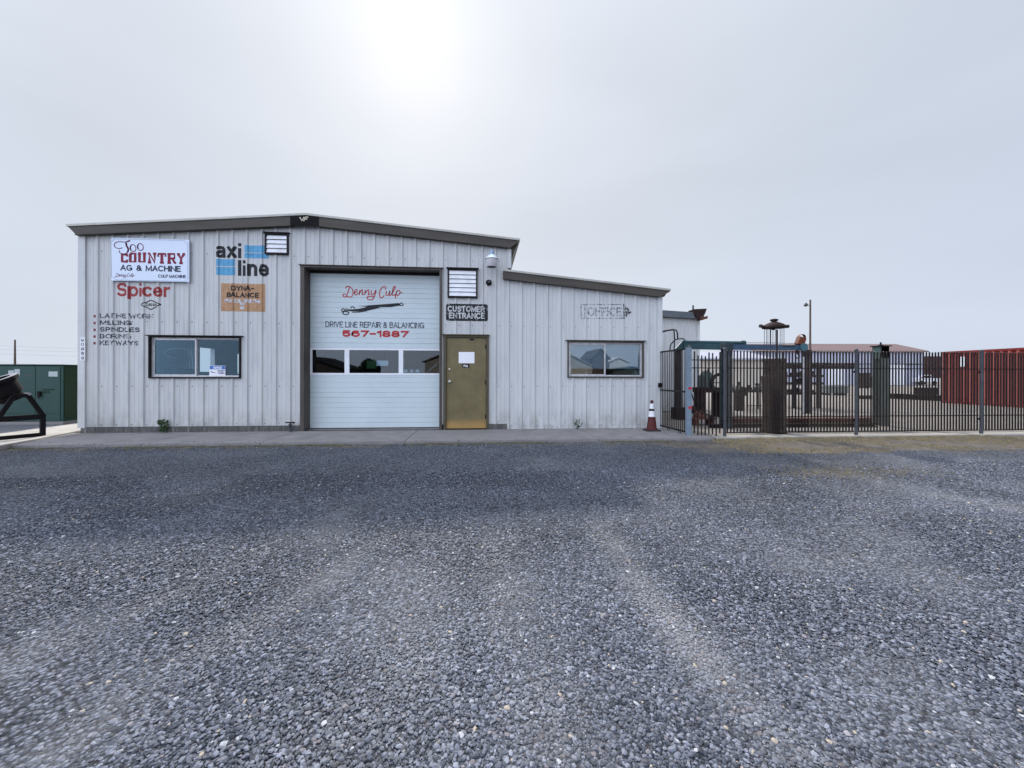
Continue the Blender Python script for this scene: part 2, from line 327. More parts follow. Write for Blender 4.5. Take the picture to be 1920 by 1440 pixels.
# ------------------------------------------------------------------ corrugated steel sheet
PITCH = .3048
def prof_breaks(x0, x1, x_ref):
    """(x, outward height) of a ribbed panel: a tall rib every foot and two low ones between"""
    pat = [(-.036, 0), (-.020, .027), (.014, .027), (.034, 0), (.088, 0), (.096, .004), (.116, .004), (.124, 0), (.181, 0), (.189, .004), (.209, .004), (.217, 0)]
    k0 = int(math.floor((x0 - x_ref) / PITCH)) - 1; k1 = int(math.ceil((x1 - x_ref) / PITCH)) + 1
    pts = [(x_ref + k * PITCH + a, h) for k in range(k0, k1 + 1) for a, h in pat]
    return pts
def prof_h(x, pts):
    for (a, ha), (b, hb) in zip(pts, pts[1:]):
        if a <= x <= b: return ha + (hb - ha) * ((x - a) / (b - a) if b > a else 0)
    return 0
def ribbed(x0, x1, zb, zt, x_ref, y=0.0, openings=(), g=None, screws=(), mi=0):
    g = g or G(); pts = prof_breaks(x0, x1, x_ref)
    xs = sorted({x0, x1} | {a for a, _ in pts if x0 < a < x1} | {q for o in openings for q in (o[0], o[1]) if x0 < q < x1})
    for a, b in zip(xs, xs[1:]):
        ha, hb = prof_h(a, pts), prof_h(b, pts); mid = (a + b) / 2
        ops = sorted([(o[2], o[3]) for o in openings if o[0] < mid < o[1]])
        segs = []; lo = None
        for z0, z1 in ops: segs.append((lo, z0)); lo = z1
        segs.append((lo, None))
        for s0, s1 in segs:
            za0 = zb(a) if s0 is None else s0; zb0 = zb(b) if s0 is None else s0
            za1 = zt(a) if s1 is None else s1; zb1 = zt(b) if s1 is None else s1
            if za1 - za0 < .001 and zb1 - zb0 < .001: continue
            g.add([(a, y - ha, za0), (b, y - hb, zb0), (b, y - hb, zb1), (a, y - ha, za1)], [(0, 1, 2, 3)], mi)
    k = math.ceil((x0 - x_ref) / PITCH)
    while x_ref + k * PITCH < x1:
        for z in screws:
            for dx in (.075,):
                x = x_ref + k * PITCH + dx + random.uniform(-.006, .006); zz = z + random.uniform(-.006, .006)
                if x > x1 - .02 or zz > zt(x) - .05 or any(o[0] - .05 < x < o[1] + .05 and o[2] - .05 < zz < o[3] + .05 for o in openings): continue
                g.lathe([(.0095, 0), (.0095, .006), (.0005, .008)], (x, y, zz), (0, -1, 0), 6, mi + 1)
        k += 1
    return g, pts

# ------------------------------------------------------------------ text and paint
def _c(cx, cy, rx, ry, a0, a1, k=9):
    return [(cx + rx * math.cos(math.radians(a0 + (a1 - a0) * i / k)), cy + ry * math.sin(math.radians(a0 + (a1 - a0) * i / k))) for i in range(k + 1)]
# strokes in a unit-high box, y running down; first item is the advance width
GL = {'A': (.74, [(0, 1), (.37, 0), (.74, 1)], [(.15, .66), (.59, .66)]), 'B': (.62, [(0, 0), (0, 1)], [(0, 0), (.32, 0)] + _c(.32, .24, .26, .24, -90, 90) + [(0, .48)], [(.3, .48)] + _c(.32, .74, .3, .26, -90, 90) + [(0, 1)]),
 'C': (.76, _c(.4, .5, .4, .5, -48, -312, 14)), 'D': (.7, [(0, 0), (0, 1)], [(0, 0), (.3, 0)] + _c(.3, .5, .4, .5, -90, 90) + [(0, 1)]), 'E': (.56, [(.56, 0), (0, 0), (0, 1), (.56, 1)], [(0, .48), (.48, .48)]),
 'F': (.54, [(.54, 0), (0, 0), (0, 1)], [(0, .48), (.45, .48)]), 'G': (.8, _c(.4, .5, .4, .5, -48, -350, 14), [(.45, .56), (.79, .56), (.79, .9)]), 'H': (.66, [(0, 0), (0, 1)], [(.66, 0), (.66, 1)], [(0, .48), (.66, .48)]),
 'I': (.0, [(0, 0), (0, 1)]), 'K': (.64, [(0, 0), (0, 1)], [(.6, 0), (0, .62)], [(.2, .42), (.64, 1)]), 'L': (.5, [(0, 0), (0, 1), (.5, 1)]), 'M': (.84, [(0, 1), (0, 0), (.42, .9), (.84, 0), (.84, 1)]),
 'N': (.68, [(0, 1), (0, 0), (.68, 1), (.68, 0)]), 'O': (.82, _c(.41, .5, .41, .5, 0, 360, 18)), 'P': (.6, [(0, 1), (0, 0), (.32, 0)] + _c(.32, .27, .28, .27, -90, 90) + [(0, .54)]),
 'R': (.64, [(0, 1), (0, 0), (.34, 0)] + _c(.34, .26, .27, .26, -90, 90) + [(0, .52)], [(.34, .52), (.64, 1)]), 'S': (.62, _c(.32, .25, .28, .25, -25, -270, 8) + _c(.32, .74, .3, .26, -90, 150, 8)),
 'T': (.66, [(0, 0), (.66, 0)], [(.33, 0), (.33, 1)]), 'U': (.66, [(0, 0), (0, .66)] + _c(.33, .66, .33, .34, 180, 0) + [(.66, 0)]), 'V': (.7, [(0, 0), (.35, 1), (.7, 0)]), 'W': (1.0, [(0, 0), (.25, 1), (.5, .1), (.75, 1), (1, 0)]),
 'Y': (.7, [(0, 0), (.35, .5), (.7, 0)], [(.35, .5), (.35, 1)]), '&': (.74, [(.74, 1), (.16, .32)] + _c(.33, .2, .19, .2, 160, 400, 8) + [(.1, .6)] + _c(.3, .76, .28, .24, 200, 20, 8) + [(.66, .5)]), '-': (.4, [(0, .52), (.4, .52)]),
 '0': (.6, _c(.3, .5, .3, .5, 0, 360, 16)), '1': (.26, [(0, .22), (.26, 0), (.26, 1)]), '3': (.58, _c(.28, .26, .27, .26, -150, 90, 8) + _c(.28, .76, .3, .24, -90, 150, 8)), '5': (.6, [(.55, 0), (.08, 0), (.04, .46)] + _c(.3, .68, .3, .32, -130, 140, 10)),
 '6': (.6, [(.52, .06)] + _c(.3, .5, .3, .5, -80, -180, 6) + _c(.3, .68, .3, .32, 180, 540, 14)), '7': (.58, [(0, 0), (.58, 0), (.2, 1)]), '8': (.6, _c(.3, .25, .26, .25, 0, 360, 14), _c(.3, .75, .3, .25, 0, 360, 14)),
 'a': (.5, [(.06, .36), (.22, .28), (.42, .32), (.5, .46), (.5, 1)], [(.5, .6), (.2, .62), (.02, .74), (.06, .96), (.26, 1), (.48, .86)]), 'x': (.5, [(0, .28), (.5, 1)], [(.5, .28), (0, 1)]), 'i': (.0, [(0, .40), (0, 1)], [(0, .005), (0, .03)]),
 'l': (.0, [(0, 0), (0, 1)]), 'n': (.48, [(0, .28), (0, 1)], [(0, .5), (.1, .33), (.28, .28), (.44, .36), (.48, .5), (.48, 1)]), 'e': (.52, [(.02, .64), (.5, .64), (.5, .5), (.38, .32), (.22, .28), (.06, .4), (0, .64), (.06, .88), (.24, 1), (.42, .97), (.5, .86)]),
 'p': (.54, [(0, .28), (0, 1.25)], _c(.27, .64, .27, .36, 180, 540, 14)), 'c': (.5, _c(.27, .64, .27, .36, -45, -315, 12)), 'r': (.3, [(0, .28), (0, 1)], [(0, .55), (.08, .34), (.3, .3)])}
def word(g, body, box, y, wd, gap=.2, space=.42, rot=False, mi=0):
    """lettering drawn with a brush of width wd (metres) fitted into box"""
    x0, x1, z0, z1 = box; pen = 0; S = []
    for ch in body:
        if ch == ' ': pen += space; continue
        w_, *st_ = GL[ch]; S += [[(pen + a, b) for a, b in q] for q in st_]; pen += w_ + gap
    wtot = pen - gap; h = wd / 2
    (L0_, H0_) = ((z1 - z0), (x1 - x0)) if rot else ((x1 - x0), (z1 - z0)); ymax = 1.0
    for k, q in enumerate(S):
        P = []
        for a, b in q:
            u = h + a / wtot * (L0_ - wd); v = h + b / ymax * (H0_ - wd)
            P.append((x1 - v, z1 - u) if rot else (x0 + u, z1 - v))
        # square caps
        (ax, az), (bx, bz) = P[0], P[1]; d_ = math.hypot(bx - ax, bz - az) or 1; closed = math.hypot(P[0][0] - P[-1][0], P[0][1] - P[-1][1]) < 1e-4
        if not closed:
            P[0] = (ax - (bx - ax) / d_ * h * .9, az - (bz - az) / d_ * h * .9); (ax, az), (bx, bz) = P[-1], P[-2]; d_ = math.hypot(bx - ax, bz - az) or 1; P[-1] = (ax - (bx - ax) / d_ * h * .9, az - (bz - az) / d_ * h * .9)
        # mitred ribbon
        n_ = len(P); vs = []
        for i in range(n_):
            p_ = np.array(P[i]); pa = np.array(P[i - 1] if i else (P[-2] if closed else P[0])); pb = np.array(P[i + 1] if i < n_ - 1 else (P[1] if closed else P[-1]))
            d1 = p_ - pa; d2 = pb - p_; l1 = np.hypot(*d1); l2 = np.hypot(*d2); d1 = d1 / l1 if l1 > 1e-9 else d2 / max(l2, 1e-9); d2 = d2 / l2 if l2 > 1e-9 else d1
            n1 = np.array((-d1[1], d1[0])); n2 = np.array((-d2[1], d2[0])); m_ = n1 + n2; L_ = np.hypot(*m_); m_ = m_ / L_ if L_ > .2 else n1; kk = min(1 / max(m_ @ n1, .3), 2.2)
            vs += [tuple(p_ + m_ * h * kk), tuple(p_ - m_ * h * kk)]
        yy = y - .00012 * k
        g.add([(a, yy, b) for a, b in vs], [(2 * i, 2 * i + 1, 2 * i + 3, 2 * i + 2) for i in range(n_ - 1)], mi)
    return g
def text_shape(body, bold=0.0, shear=0.0):
    cu = bpy.data.curves.new('t', 'FONT'); cu.body = body; cu.offset = bold; cu.shear = shear; cu.align_x = 'LEFT'; cu.resolution_u = 3
    o = bpy.data.objects.new('t', cu); col.objects.link(o); dg = bpy.context.evaluated_depsgraph_get(); dg.update()
    me = bpy.data.meshes.new_from_object(o.evaluated_get(dg)); vs = [(v.co.x, v.co.y) for v in me.vertices]; fs = [tuple(p_.vertices) for p_ in me.polygons]
    bpy.data.objects.remove(o); bpy.data.curves.remove(cu); bpy.data.meshes.remove(me)
    xs = [a for a, _ in vs]; ys = [b for _, b in vs]; x0, x1, y0, y1 = min(xs), max(xs), min(ys), max(ys)
    return [((a - x0) / (x1 - x0), (b - y0) / (y1 - y0)) for a, b in vs], fs
def box_on(px0, py0, px1, py1, y):
    xc = (px0 + px1) / 2
    return fx(px0, y), fx(px1, y), fz(xc, py1, y), fz(xc, py0, y)
def flat_text(g, body, box, y, bold=.0, shear=0., rot=False, mi=0):
    x0, x1, z0, z1 = box; vs, fs = text_shape(body, bold, shear)
    if rot: V = [(x0 + v * (x1 - x0), y, z1 - u * (z1 - z0)) for u, v in vs]
    else: V = [(x0 + u * (x1 - x0), y, z0 + v * (z1 - z0)) for u, v in vs]
    g.add(V, fs, mi)
def px_stroke(g, pts, wd, y, org, sc_, smooth=True, mi=0):
    P = [(org[0] + a / sc_, org[1] + b / sc_) for a, b in pts]; W = [(aty(a, b, y).x, aty(a, b, y).z) for a, b in P]
    if smooth: W = smoothpath(W, 6)
    vs, fs = ribbon(W, wd); g.add([(a, y, b) for a, b in vs], fs, mi)
def drape(g, pts, y, lift=.0025):
    """cut flat paint along the rib edges and press it onto the sheet"""
    me = bpy.data.meshes.new('d'); me.from_pydata(g.v, [], g.f); bm = bmesh.new(); bm.from_mesh(me)
    xs = [v.co.x for v in bm.verts]; lo, hi = min(xs), max(xs)
    for a, _ in pts:
        if lo < a < hi:
            bmesh.ops.bisect_plane(bm, geom=bm.verts[:] + bm.edges[:] + bm.faces[:], plane_co=(a, 0, 0), plane_no=(1, 0, 0), dist=1e-6)
    h = G(); bm.verts.index_update()
    h.v = [(v.co.x, v.co.y - prof_h(v.co.x, pts) - lift, v.co.z) for v in bm.verts]
    for f in bm.faces: h.f.append(tuple(v.index for v in f.verts)); h.m.append(0)
    bm.free(); bpy.data.meshes.remove(me); return h
def grid_rect(g, x0, x1, z0, z1, y):
    g.add([(x0, y, z0), (x1, y, z0), (x1, y, z1), (x0, y, z1)], [(0, 1, 2, 3)])
def round_rect(x0, x1, z0, z1, r, k=5):
    P = []
    for cx, cz, a0 in ((x1 - r, z1 - r, 0), (x0 + r, z1 - r, 90), (x0 + r, z0 + r, 180), (x1 - r, z0 + r, 270)):
        for i in range(k + 1):
            t = math.radians(a0 + 90 * i / k); P.append((cx + r * math.cos(t), cz + r * math.sin(t)))
    return P

# ================================================================== GROUND
def gz(x, y):
    """height of the gravel lot"""
    t = min(1, max(0, (-1.6 - y) / 7.0)); z = -.035 - .095 * t
    if y > 8: z -= .0
    return z
def smooth_noise(x, y, s, seed=0): return noise.noise(Vector((x * s, y * s, seed)))
# wheel tracks where pale fines are pressed between the stones
TRK = [([(-120, 1310), (0, 1255), (160, 1180), (330, 1105), (520, 1020), (640, 965)], .13, .55), ([(60, 1440), (330, 1240), (560, 1120), (720, 1010)], .12, .55),
       ([(1130, 990), (1165, 1040), (1230, 1130), (1330, 1245), (1520, 1430)], .13, .85), ([(700, 1440), (760, 1200), (800, 1040)], .35, .45), ([(1500, 880), (1640, 905), (1920, 960)], .3, .6), ([(1050, 1440), (960, 1150), (930, 1020)], .2, .5)]
TRKW = []
for pts, wd, am in TRK:
    W = smoothpath([(atz(a, b, -.1).x, atz(a, b, -.1).y) for a, b in pts], 6); TRKW.append((np.array(W), wd, am))
def vnoise(x, y, s, seed):
    """smooth value noise for arrays"""
    r_ = np.random.default_rng(seed).uniform(0, 1, (256, 256)); u = x * s + 100; v = y * s + 100; i = np.floor(u).astype(int); j = np.floor(v).astype(int); fu = u - i; fv = v - j
    fu = fu * fu * (3 - 2 * fu); fv = fv * fv * (3 - 2 * fv); g_ = lambda a, b: r_[a % 256, b % 256]
    return (g_(i, j) * (1 - fu) + g_(i + 1, j) * fu) * (1 - fv) + (g_(i, j + 1) * (1 - fu) + g_(i + 1, j + 1) * fu) * fv
TRKW += []
def dust(x, y):
    x = np.asarray(x, float); y = np.asarray(y, float); out_ = np.zeros_like(x)
    for W, wd, am in TRKW:
        d = np.full_like(x, 9.)
        for a, b in zip(W, W[1:]):
            ab = b - a; t = np.clip(((x - a[0]) * ab[0] + (y - a[1]) * ab[1]) / (ab @ ab + 1e-9), 0, 1); d = np.minimum(d, np.hypot(x - a[0] - t * ab[0], y - a[1] - t * ab[1]))
        out_ = np.maximum(out_, am * np.exp(-(d / wd) ** 2))
    out_ *= .35 + 1.0 * vnoise(x, y, 3.3, 1); out_ += .55 * np.clip(vnoise(x, y, .9, 2) * .6 + vnoise(x, y, 3.1, 3) * .4 - .52, 0, 1) * 2
    return np.clip(out_, 0, 1)
def patchy(x, y):
    x = np.asarray(x, float); y = np.asarray(y, float); return .60 + .70 * (.55 * vnoise(x, y, .55, 5) + .3 * vnoise(x, y, 1.7, 6) + .15 * vnoise(x, y, 5, 7))
mt, n, l, p = newmat('gravel_ground'); M['gravel'] = mt; p.inputs['Roughness'].default_value = .9
g_tc = n.new('ShaderNodeTexCoord')
vor = n.new('ShaderNodeTexVoronoi'); vor.inputs['Scale'].default_value = 56; l.new(g_tc.outputs['Object'], vor.inputs['Vector'])
vor2 = n.new('ShaderNodeTexVoronoi'); vor2.inputs['Scale'].default_value = 95; l.new(g_tc.outputs['Object'], vor2.inputs['Vector'])
sepc = n.new('ShaderNodeSeparateColor'); l.new(vor.outputs['Color'], sepc.inputs[0])
stone = ramp(n, l, sepc.outputs[0], .05, .98, (.010, .015, .027, 1), (.225, .24, .29, 1))
edge = ramp(n, l, vor.outputs['Distance'], .25, .75, (1, 1, 1, 1), (.14, .14, .15, 1))
base = mixc(n, l, 1.0, stone, edge, 'MULTIPLY')
# fine dust ground into the stones along the wheel tracks, tan patches of dirt
ga_ = n.new('ShaderNodeAttribute'); ga_.attribute_name = 'lot'; gs_ = n.new('ShaderNodeSeparateColor'); l.new(ga_.outputs['Color'], gs_.inputs[0])
mu2 = n.new('ShaderNodeMath'); mu2.operation = 'MULTIPLY'; l.new(gs_.outputs[0], mu2.inputs[0]); mu2.inputs[1].default_value = .55
base = mixc(n, l, mu2.outputs[0], base, mixc(n, l, .5, stone, (.30, .29, .285)))
cb_ = n.new('ShaderNodeCombineColor'); [l.new(gs_.outputs[1], cb_.inputs[k]) for k in range(3)]
base = mixc(n, l, 1.0, base, cb_.outputs[0], 'MULTIPLY')
# verge: brown dirt between the slab and the gravel, and in front of the fence
sx = n.new('ShaderNodeSeparateXYZ'); l.new(g_tc.outputs['Object'], sx.inputs[0])
def mth(op, a, b=None, c=None, clamp=False):
    q = n.new('ShaderNodeMath'); q.operation = op; q.use_clamp = clamp
    for i, v in enumerate((a, b, c)):
        if v is None: continue
        if isinstance(v, (int, float)): q.inputs[i].default_value = v
        else: l.new(v, q.inputs[i])
    return q.outputs[0]
vn = tnoise(n, l, 1.4, 8, rough=.72)
xr = mth('SMOOTH_MIN', mth('MULTIPLY', mth('MAXIMUM', mth('SUBTRACT', sx.outputs['X'], 2.0), 0), .3), 1.0, .3)       # 0..1 toward the fence side
reach = mth('MULTIPLY_ADD', xr, 1.15, .40)
dist = mth('SUBTRACT', -1.45, sx.outputs['Y'])                       # metres in front of the slab edge
vv = mth('SUBTRACT', reach, dist); vv = mth('MULTIPLY_ADD', mth('SUBTRACT', vn, .5), 2.6, vv)
vmask = mth('MULTIPLY', vv, 2.2, clamp=True)
vmask = mth('MAXIMUM', vmask, mth('MULTIPLY', mth('SUBTRACT', mth('MULTIPLY_ADD', mth('SUBTRACT', vn, .5), 2.2, 1.0), mth('ADD', mth('ABSOLUTE', mth('MULTIPLY', mth('SUBTRACT', sx.outputs['X'], atz(1590, 884, -.06).x), .8)), mth('ABSOLUTE', mth('MULTIPLY', mth('SUBTRACT', sx.outputs['Y'], atz(1590, 884, -.06).y), 2.6)))), .9, clamp=True))
dirtc = ramp(n, l, tnoise(n, l, 5, 8, rough=.75), .3, .72, (.055, .042, .036, 1), (.24, .195, .14, 1))
base = mixc(n, l, mth('MULTIPLY', vmask, .85), base, dirtc)
# the yard behind the fence line is paler and browner
yard = mth('MULTIPLY', mth('ADD', sx.outputs['Y'], 1.2), 3.0, clamp=True)
yardc = ramp(n, l, tnoise(n, l, 2.2, 9, rough=.75), .3, .7, (.17, .148, .13, 1), (.33, .295, .265, 1))
base = mixc(n, l, mth('MULTIPLY', yard, .9), base, yardc)
l.new(base, p.inputs['Base Color'])
hh = mth('SUBTRACT', 1.0, vor.outputs['Distance']); h2 = mth('MULTIPLY_ADD', mth('SUBTRACT', 1.0, vor2.outputs['Distance']), .4, hh)
h3 = mth('MULTIPLY_ADD', sepc.outputs[1], .8, h2)
bp = n.new('ShaderNodeBump'); bp.inputs['Strength'].default_value = 1.0; bp.inputs['Distance'].default_value = .012; l.new(h3, bp.inputs['Height']); l.new(bp.outputs[0], p.inputs['Normal'])

gg = G(); xs = [-600, -120, -40, -20] + list(np.arange(-14, 18.01, .1)) + [24, 40, 120, 600]; ys = [-400, -60, -20] + list(np.arange(-10, -1.01, .1)) + list(np.arange(-.5, 30.1, 1)) + [60, 150, 600, 1500]
for y in ys:
    for x in xs: gg.v.append((x, y, gz(x, y) + (.012 * smooth_noise(x, y, .9) if -12 < y < -2 and abs(x) < 20 else 0)))
W_ = len(xs)
for j in range(len(ys) - 1):
    for i in range(W_ - 1): gg.f.append((j * W_ + i, j * W_ + i + 1, (j + 1) * W_ + i + 1, (j + 1) * W_ + i)); gg.m.append(0)
gnd = structure('ground', gg, 'gravel', smooth=True)
vx = np.array([v[0] for v in gg.v]); vy = np.array([v[1] for v in gg.v]); at0 = gnd.data.attributes.new('lot', 'FLOAT_COLOR', 'POINT')
at0.data.foreach_set('color', np.column_stack([dust(vx, vy), patchy(vx, vy), np.zeros_like(vx), np.ones_like(vx)]).ravel().astype(np.float32))

# loose stones lying on the near part of the lot
mt, n, l, p = newmat('crushed_stone'); M['stone'] = mt; p.inputs['Roughness'].default_value = .75
at_ = n.new('ShaderNodeAttribute'); at_.attribute_name = 'tone'; 
l.new(mixc(n, l, tnoise(n, l, 120, 3), at_.outputs['Color'], mixc(n, l, 1.0, at_.outputs['Color'], (.7, .7, .72), 'MULTIPLY')), p.inputs['Base Color'])
def ico():
    t = (1 + 5 ** .5) / 2
    v = np.array([(-1, t, 0), (1, t, 0), (-1, -t, 0), (1, -t, 0), (0, -1, t), (0, 1, t), (0, -1, -t), (0, 1, -t), (t, 0, -1), (t, 0, 1), (-t, 0, -1), (-t, 0, 1)], float); v /= np.linalg.norm(v[0])
    f = np.array([(0, 11, 5), (0, 5, 1), (0, 1, 7), (0, 7, 10), (0, 10, 11), (1, 5, 9), (5, 11, 4), (11, 10, 2), (10, 7, 6), (7, 1, 8), (3, 9, 4), (3, 4, 2), (3, 2, 6), (3, 6, 8), (3, 8, 9), (4, 9, 5), (2, 4, 11), (6, 2, 10), (8, 6, 7), (9, 8, 1)])
    return v, f
def stones(name, rects, size):
    P = []
    for (x0, x1, y0, y1, dens) in rects:
        k = int((x1 - x0) * (y1 - y0) * dens); P.append(np.column_stack([rng.uniform(x0, x1, k), rng.uniform(y0, y1, k)]))
    P = np.vstack(P)
    # keep only those the lot in front of the camera could show, with room to step aside
    Z = P[:, 1] + CAMD; keep = (np.abs(P[:, 0] - .08 * Z) < Z * 1.32 + 1.1) & (Z > .7); P = P[keep]; P = P[rng.uniform(0, 1, len(P)) > .3 * dust(P[:, 0], P[:, 1])]; k = len(P)
    v, f = ico(); s = size * np.exp(rng.normal(0, .42, k)) * 1.0; s = np.clip(s, size * .5, size * 2.3)
    sc3 = np.column_stack([s * rng.uniform(.75, 1.35, k), s * rng.uniform(.65, 1.1, k), s * rng.uniform(.32, .62, k)])
    V = v[None] * sc3[:, None, :] * rng.uniform(.78, 1.22, (k, 12, 1))
    a = rng.uniform(0, 2 * np.pi, k); b = rng.normal(0, .35, k)
    y_, z_ = V[..., 1] * np.cos(b)[:, None] - V[..., 2] * np.sin(b)[:, None], V[..., 1] * np.sin(b)[:, None] + V[..., 2] * np.cos(b)[:, None]
    x_ = V[..., 0] * np.cos(a)[:, None] - y_ * np.sin(a)[:, None]; y2 = V[..., 0] * np.sin(a)[:, None] + y_ * np.cos(a)[:, None]
    gzv = -.035 - .095 * np.clip((-1.6 - P[:, 1]) / 7.0, 0, 1); gzv = np.where(P[:, 1] > -1.52, .018, gzv)
    s = s * (1 - .3 * dust(P[:, 0], P[:, 1]))
    V = np.stack([x_ + P[:, 0:1], y2 + P[:, 1:2], z_ + gzv[:, None] + (s * .28)[:, None]], -1).reshape(-1, 3)
    Fc = (f[None] + (np.arange(k) * 12)[:, None, None]).reshape(-1, 3)
    me = bpy.data.meshes.new(name); me.vertices.add(len(V)); me.vertices.foreach_set('co', V.ravel().astype(np.float32))
    me.loops.add(len(Fc) * 3); me.loops.foreach_set('vertex_index', Fc.ravel().astype(np.int32)); me.polygons.add(len(Fc)); me.polygons.foreach_set('loop_start', np.arange(0, len(Fc) * 3, 3, dtype=np.int32)); me.update()
    t = rng.beta(.95, 1.75, k); c = np.column_stack([.012 + .245 * t, .017 + .255 * t, .029 + .295 * t])
    dm = dust(P[:, 0], P[:, 1])[:, None]; c = c * (1 - .5 * dm) + np.array([.30, .29, .285]) * .5 * dm; c = c * patchy(P[:, 0], P[:, 1])[:, None]
    tn_ = rng.uniform(0, 1, k); c[tn_ < .005] = (.42, .35, .27); c[(tn_ > .02) & (tn_ < .08)] *= (1.15, .98, .88); c[tn_ > .99] = (.45, .45, .46)
    at = me.attributes.new('tone', 'FLOAT_COLOR', 'POINT'); at.data.foreach_set('color', np.repeat(np.column_stack([c, np.ones(k)]), 12, axis=0).ravel().astype(np.float32))
    me.shade_flat(); me.materials.append(M['stone']); o = link_mesh(name, me); o['kind'] = 'stuff'; return o
st = stones('gravel', [(-4.5, 5.2, -8.4, -6.9, 12500), (-6.5, 7.5, -6.9, -5.2, 9500), (-8, 9, -5.2, -3.6, 4500), (-9, 4.9, -1.95, -1.5, 1100), (-8, 4.6, -1.5, -1.25, 45)], .0057)
st['label'] = 'loose grey crushed stone covering the near lot'; st['category'] = 'gravel'

# ================================================================== SLABS, KERB
XL = fx(150); XR = fx(957); XLR = fx(1239.5)
g = G(); xs_ = [fx(95), fx(300) , fx(520), fx(832), fx(1110), aty(1292, 826, -1.5).x + .15]; yf = -1.52
joints = [XL - .55, -6.1, -4.05, -1.42, 2.35, 4.75]
for a, b in zip(joints, joints[1:]): g.box(a + .006, yf, -.25, b - .006, -.004, .018)
g.box(joints[0] + .01, yf + .01, -.25, joints[-1] - .01, -.01, .008, 1)
structure('pavement', g, ['conc', 'found'], bevel=.006)
A = atz(0, 813, .03); B = atz(150, 793, .03); Cc = atz(157, 806, .03); D = atz(0, 836, .03)
dirn = (Vector((D.x, D.y)) - Vector((Cc.x, Cc.y))).normalized()
g = G(); kx, ky = Cc.x, Cc.y
g.slab([(A.x - .3, A.y - 3), (D.x + dirn.x * 1.6, D.y + dirn.y * 1.6), (D.x, D.y), (Cc.x, Cc.y), (XL - .02, 1.0), (XL - .02, 13), (B.x - .4, 13), (B.x, B.y), (A.x, A.y)], -.25, .03)
structure('path', g, 'conc_light', bevel=.01)
g = G(); g.bar((Cc.x - .01, Cc.y, -.06), (D.x + dirn.x * 1.7, D.y + dirn.y * 1.7, -.06), .15, .22)
structure('kerb', g, 'conc_light', bevel=.015)
g = G(); g.slab([(-40, -6), (A.x - .31, A.y - 3), (A.x - .01, A.y), (B.x - .01, B.y), (B.x - .42, 13), (-40, 13)], -.2, .005)
structure('asphalt', g, mat('old_asphalt', (.11, .11, .125), .9, 0, .2, 5, dirt=(.18, .17, .17), dirt_amt=.5, bump=.3))
g = G(); g.box(4.9, -1.34, -.15, 16, -1.08, -.005); structure('fence_footing_strip', g, 'conc_light', bevel=.01)

# ================================================================== MAIN BUILDING
bld = thing('workshop_building', 'white ribbed steel workshop with lean-to, garage door and dark brown roof edge', 'building', (XL, 0, 0))
RX = fx(572); zt_l = fz(150, 441); zt_r = fz(957, 466); zt_m = fz(575, 422)
def topz(x): return zt_l + (zt_m - zt_l) * (x - XL) / (RX - XL) if x < RX else zt_m + (zt_r - zt_m) * (x - RX) / (XR - RX)
WB = .145   # bottom of the wall sheets above the foundation
XJ = fx(954)
def botz(x): return WB if x < fx(951) else .02
# openings
GO = (fx(569), fx(826.5), -1, fz(700, 505)); gzT = fz(700, 505)
DO = (fx(833), fx(915.5), -1, fz(874, 629))
W1 = (fx(281), fx(452), fz(366, 709), fz(366, 631)); W2 = (fx(1064), fx(1206), fz(1135, 708), fz(1135, 640))
V1 = (fx(499), fx(541), fz(520, 477), fz(520, 440)); V2 = (fx(840), fx(894), fz(867, 558), fz(867, 506))
xr1 = fx(570.75)
rows = [fz(700, 489) - 0.0, fz(300, 606) + .0, 1.07, .2]
gw, P1 = ribbed(XL + .11, XR - .06, botz, topz, xr1, 0, [GO, DO, W1, V1, V2], screws=(.19, 1.02, 2.42, 3.92))
obj('wall', gw, ['wall', 'black'], bld)
g = G()  # corner trim
g.prism([(XL - .015, WB - .02), (XL + .125, WB - .02), (XL + .125, topz(XL + .12)), (XL - .015, topz(XL))], -.036, 0)
obj('corner_trim', g, 'trimw', bld)
SW = [(3.45, 4.12, 1.36, 2.1), (2.85, 3.2, 1.34, 2.12), (5.3, 6.5, 1.3, 2.0)]
def side_wall(g, x0, x1, y0, y1, z0, z1, ops):
    cur = y0
    for a, b, c, d in ops:
        g.box(x0, cur, z0, x1, a, z1); g.box(x0, a, z0, x1, b, c); g.box(x0, a, d, x1, b, z1); cur = b
    g.box(x0, cur, z0, x1, y1, z1)
g = G(); side_wall(g, XL - .015, XL - .002, 0, 11.9, WB, topz(XL) - .05, sorted(SW)); obj('side_cladding', g, 'trimw', bld)
zc_ = fz(950, 503)
g = G(); g.prism([(XR - .075, zc_), (XR + .012, zc_), (XR + .012, topz(XR) - .02), (XR - .075, topz(XR) - .01)], -.036, 0)
obj('corner_trim', g, 'trimw', bld)
# lean-to front
lz_l = fz(954, 523); lz_r = fz(1240, 556)
def topl(x): return lz_l + (lz_r - lz_l) * (x - XJ) / (XLR - XJ)
xr2 = fx(900 + 212 / 4)
gl, P2 = ribbed(XR - .06, XLR - .09, lambda x: .02, topl, xr2, 0, [W2], screws=(.10, 1.02, 2.42))
obj('wall', gl, ['wall2', 'black'], bld, label='front wall of the low lean-to under the sloping brown fascia')
g = G(); g.box(XLR - .1, -.036, .02, XLR + .015, 0, topl(XLR) - .01); g.box(XLR + .002, 0, .02, XLR + .015, 4.45, topl(XLR) - .02)
obj('corner_trim', g, 'trimw', bld)
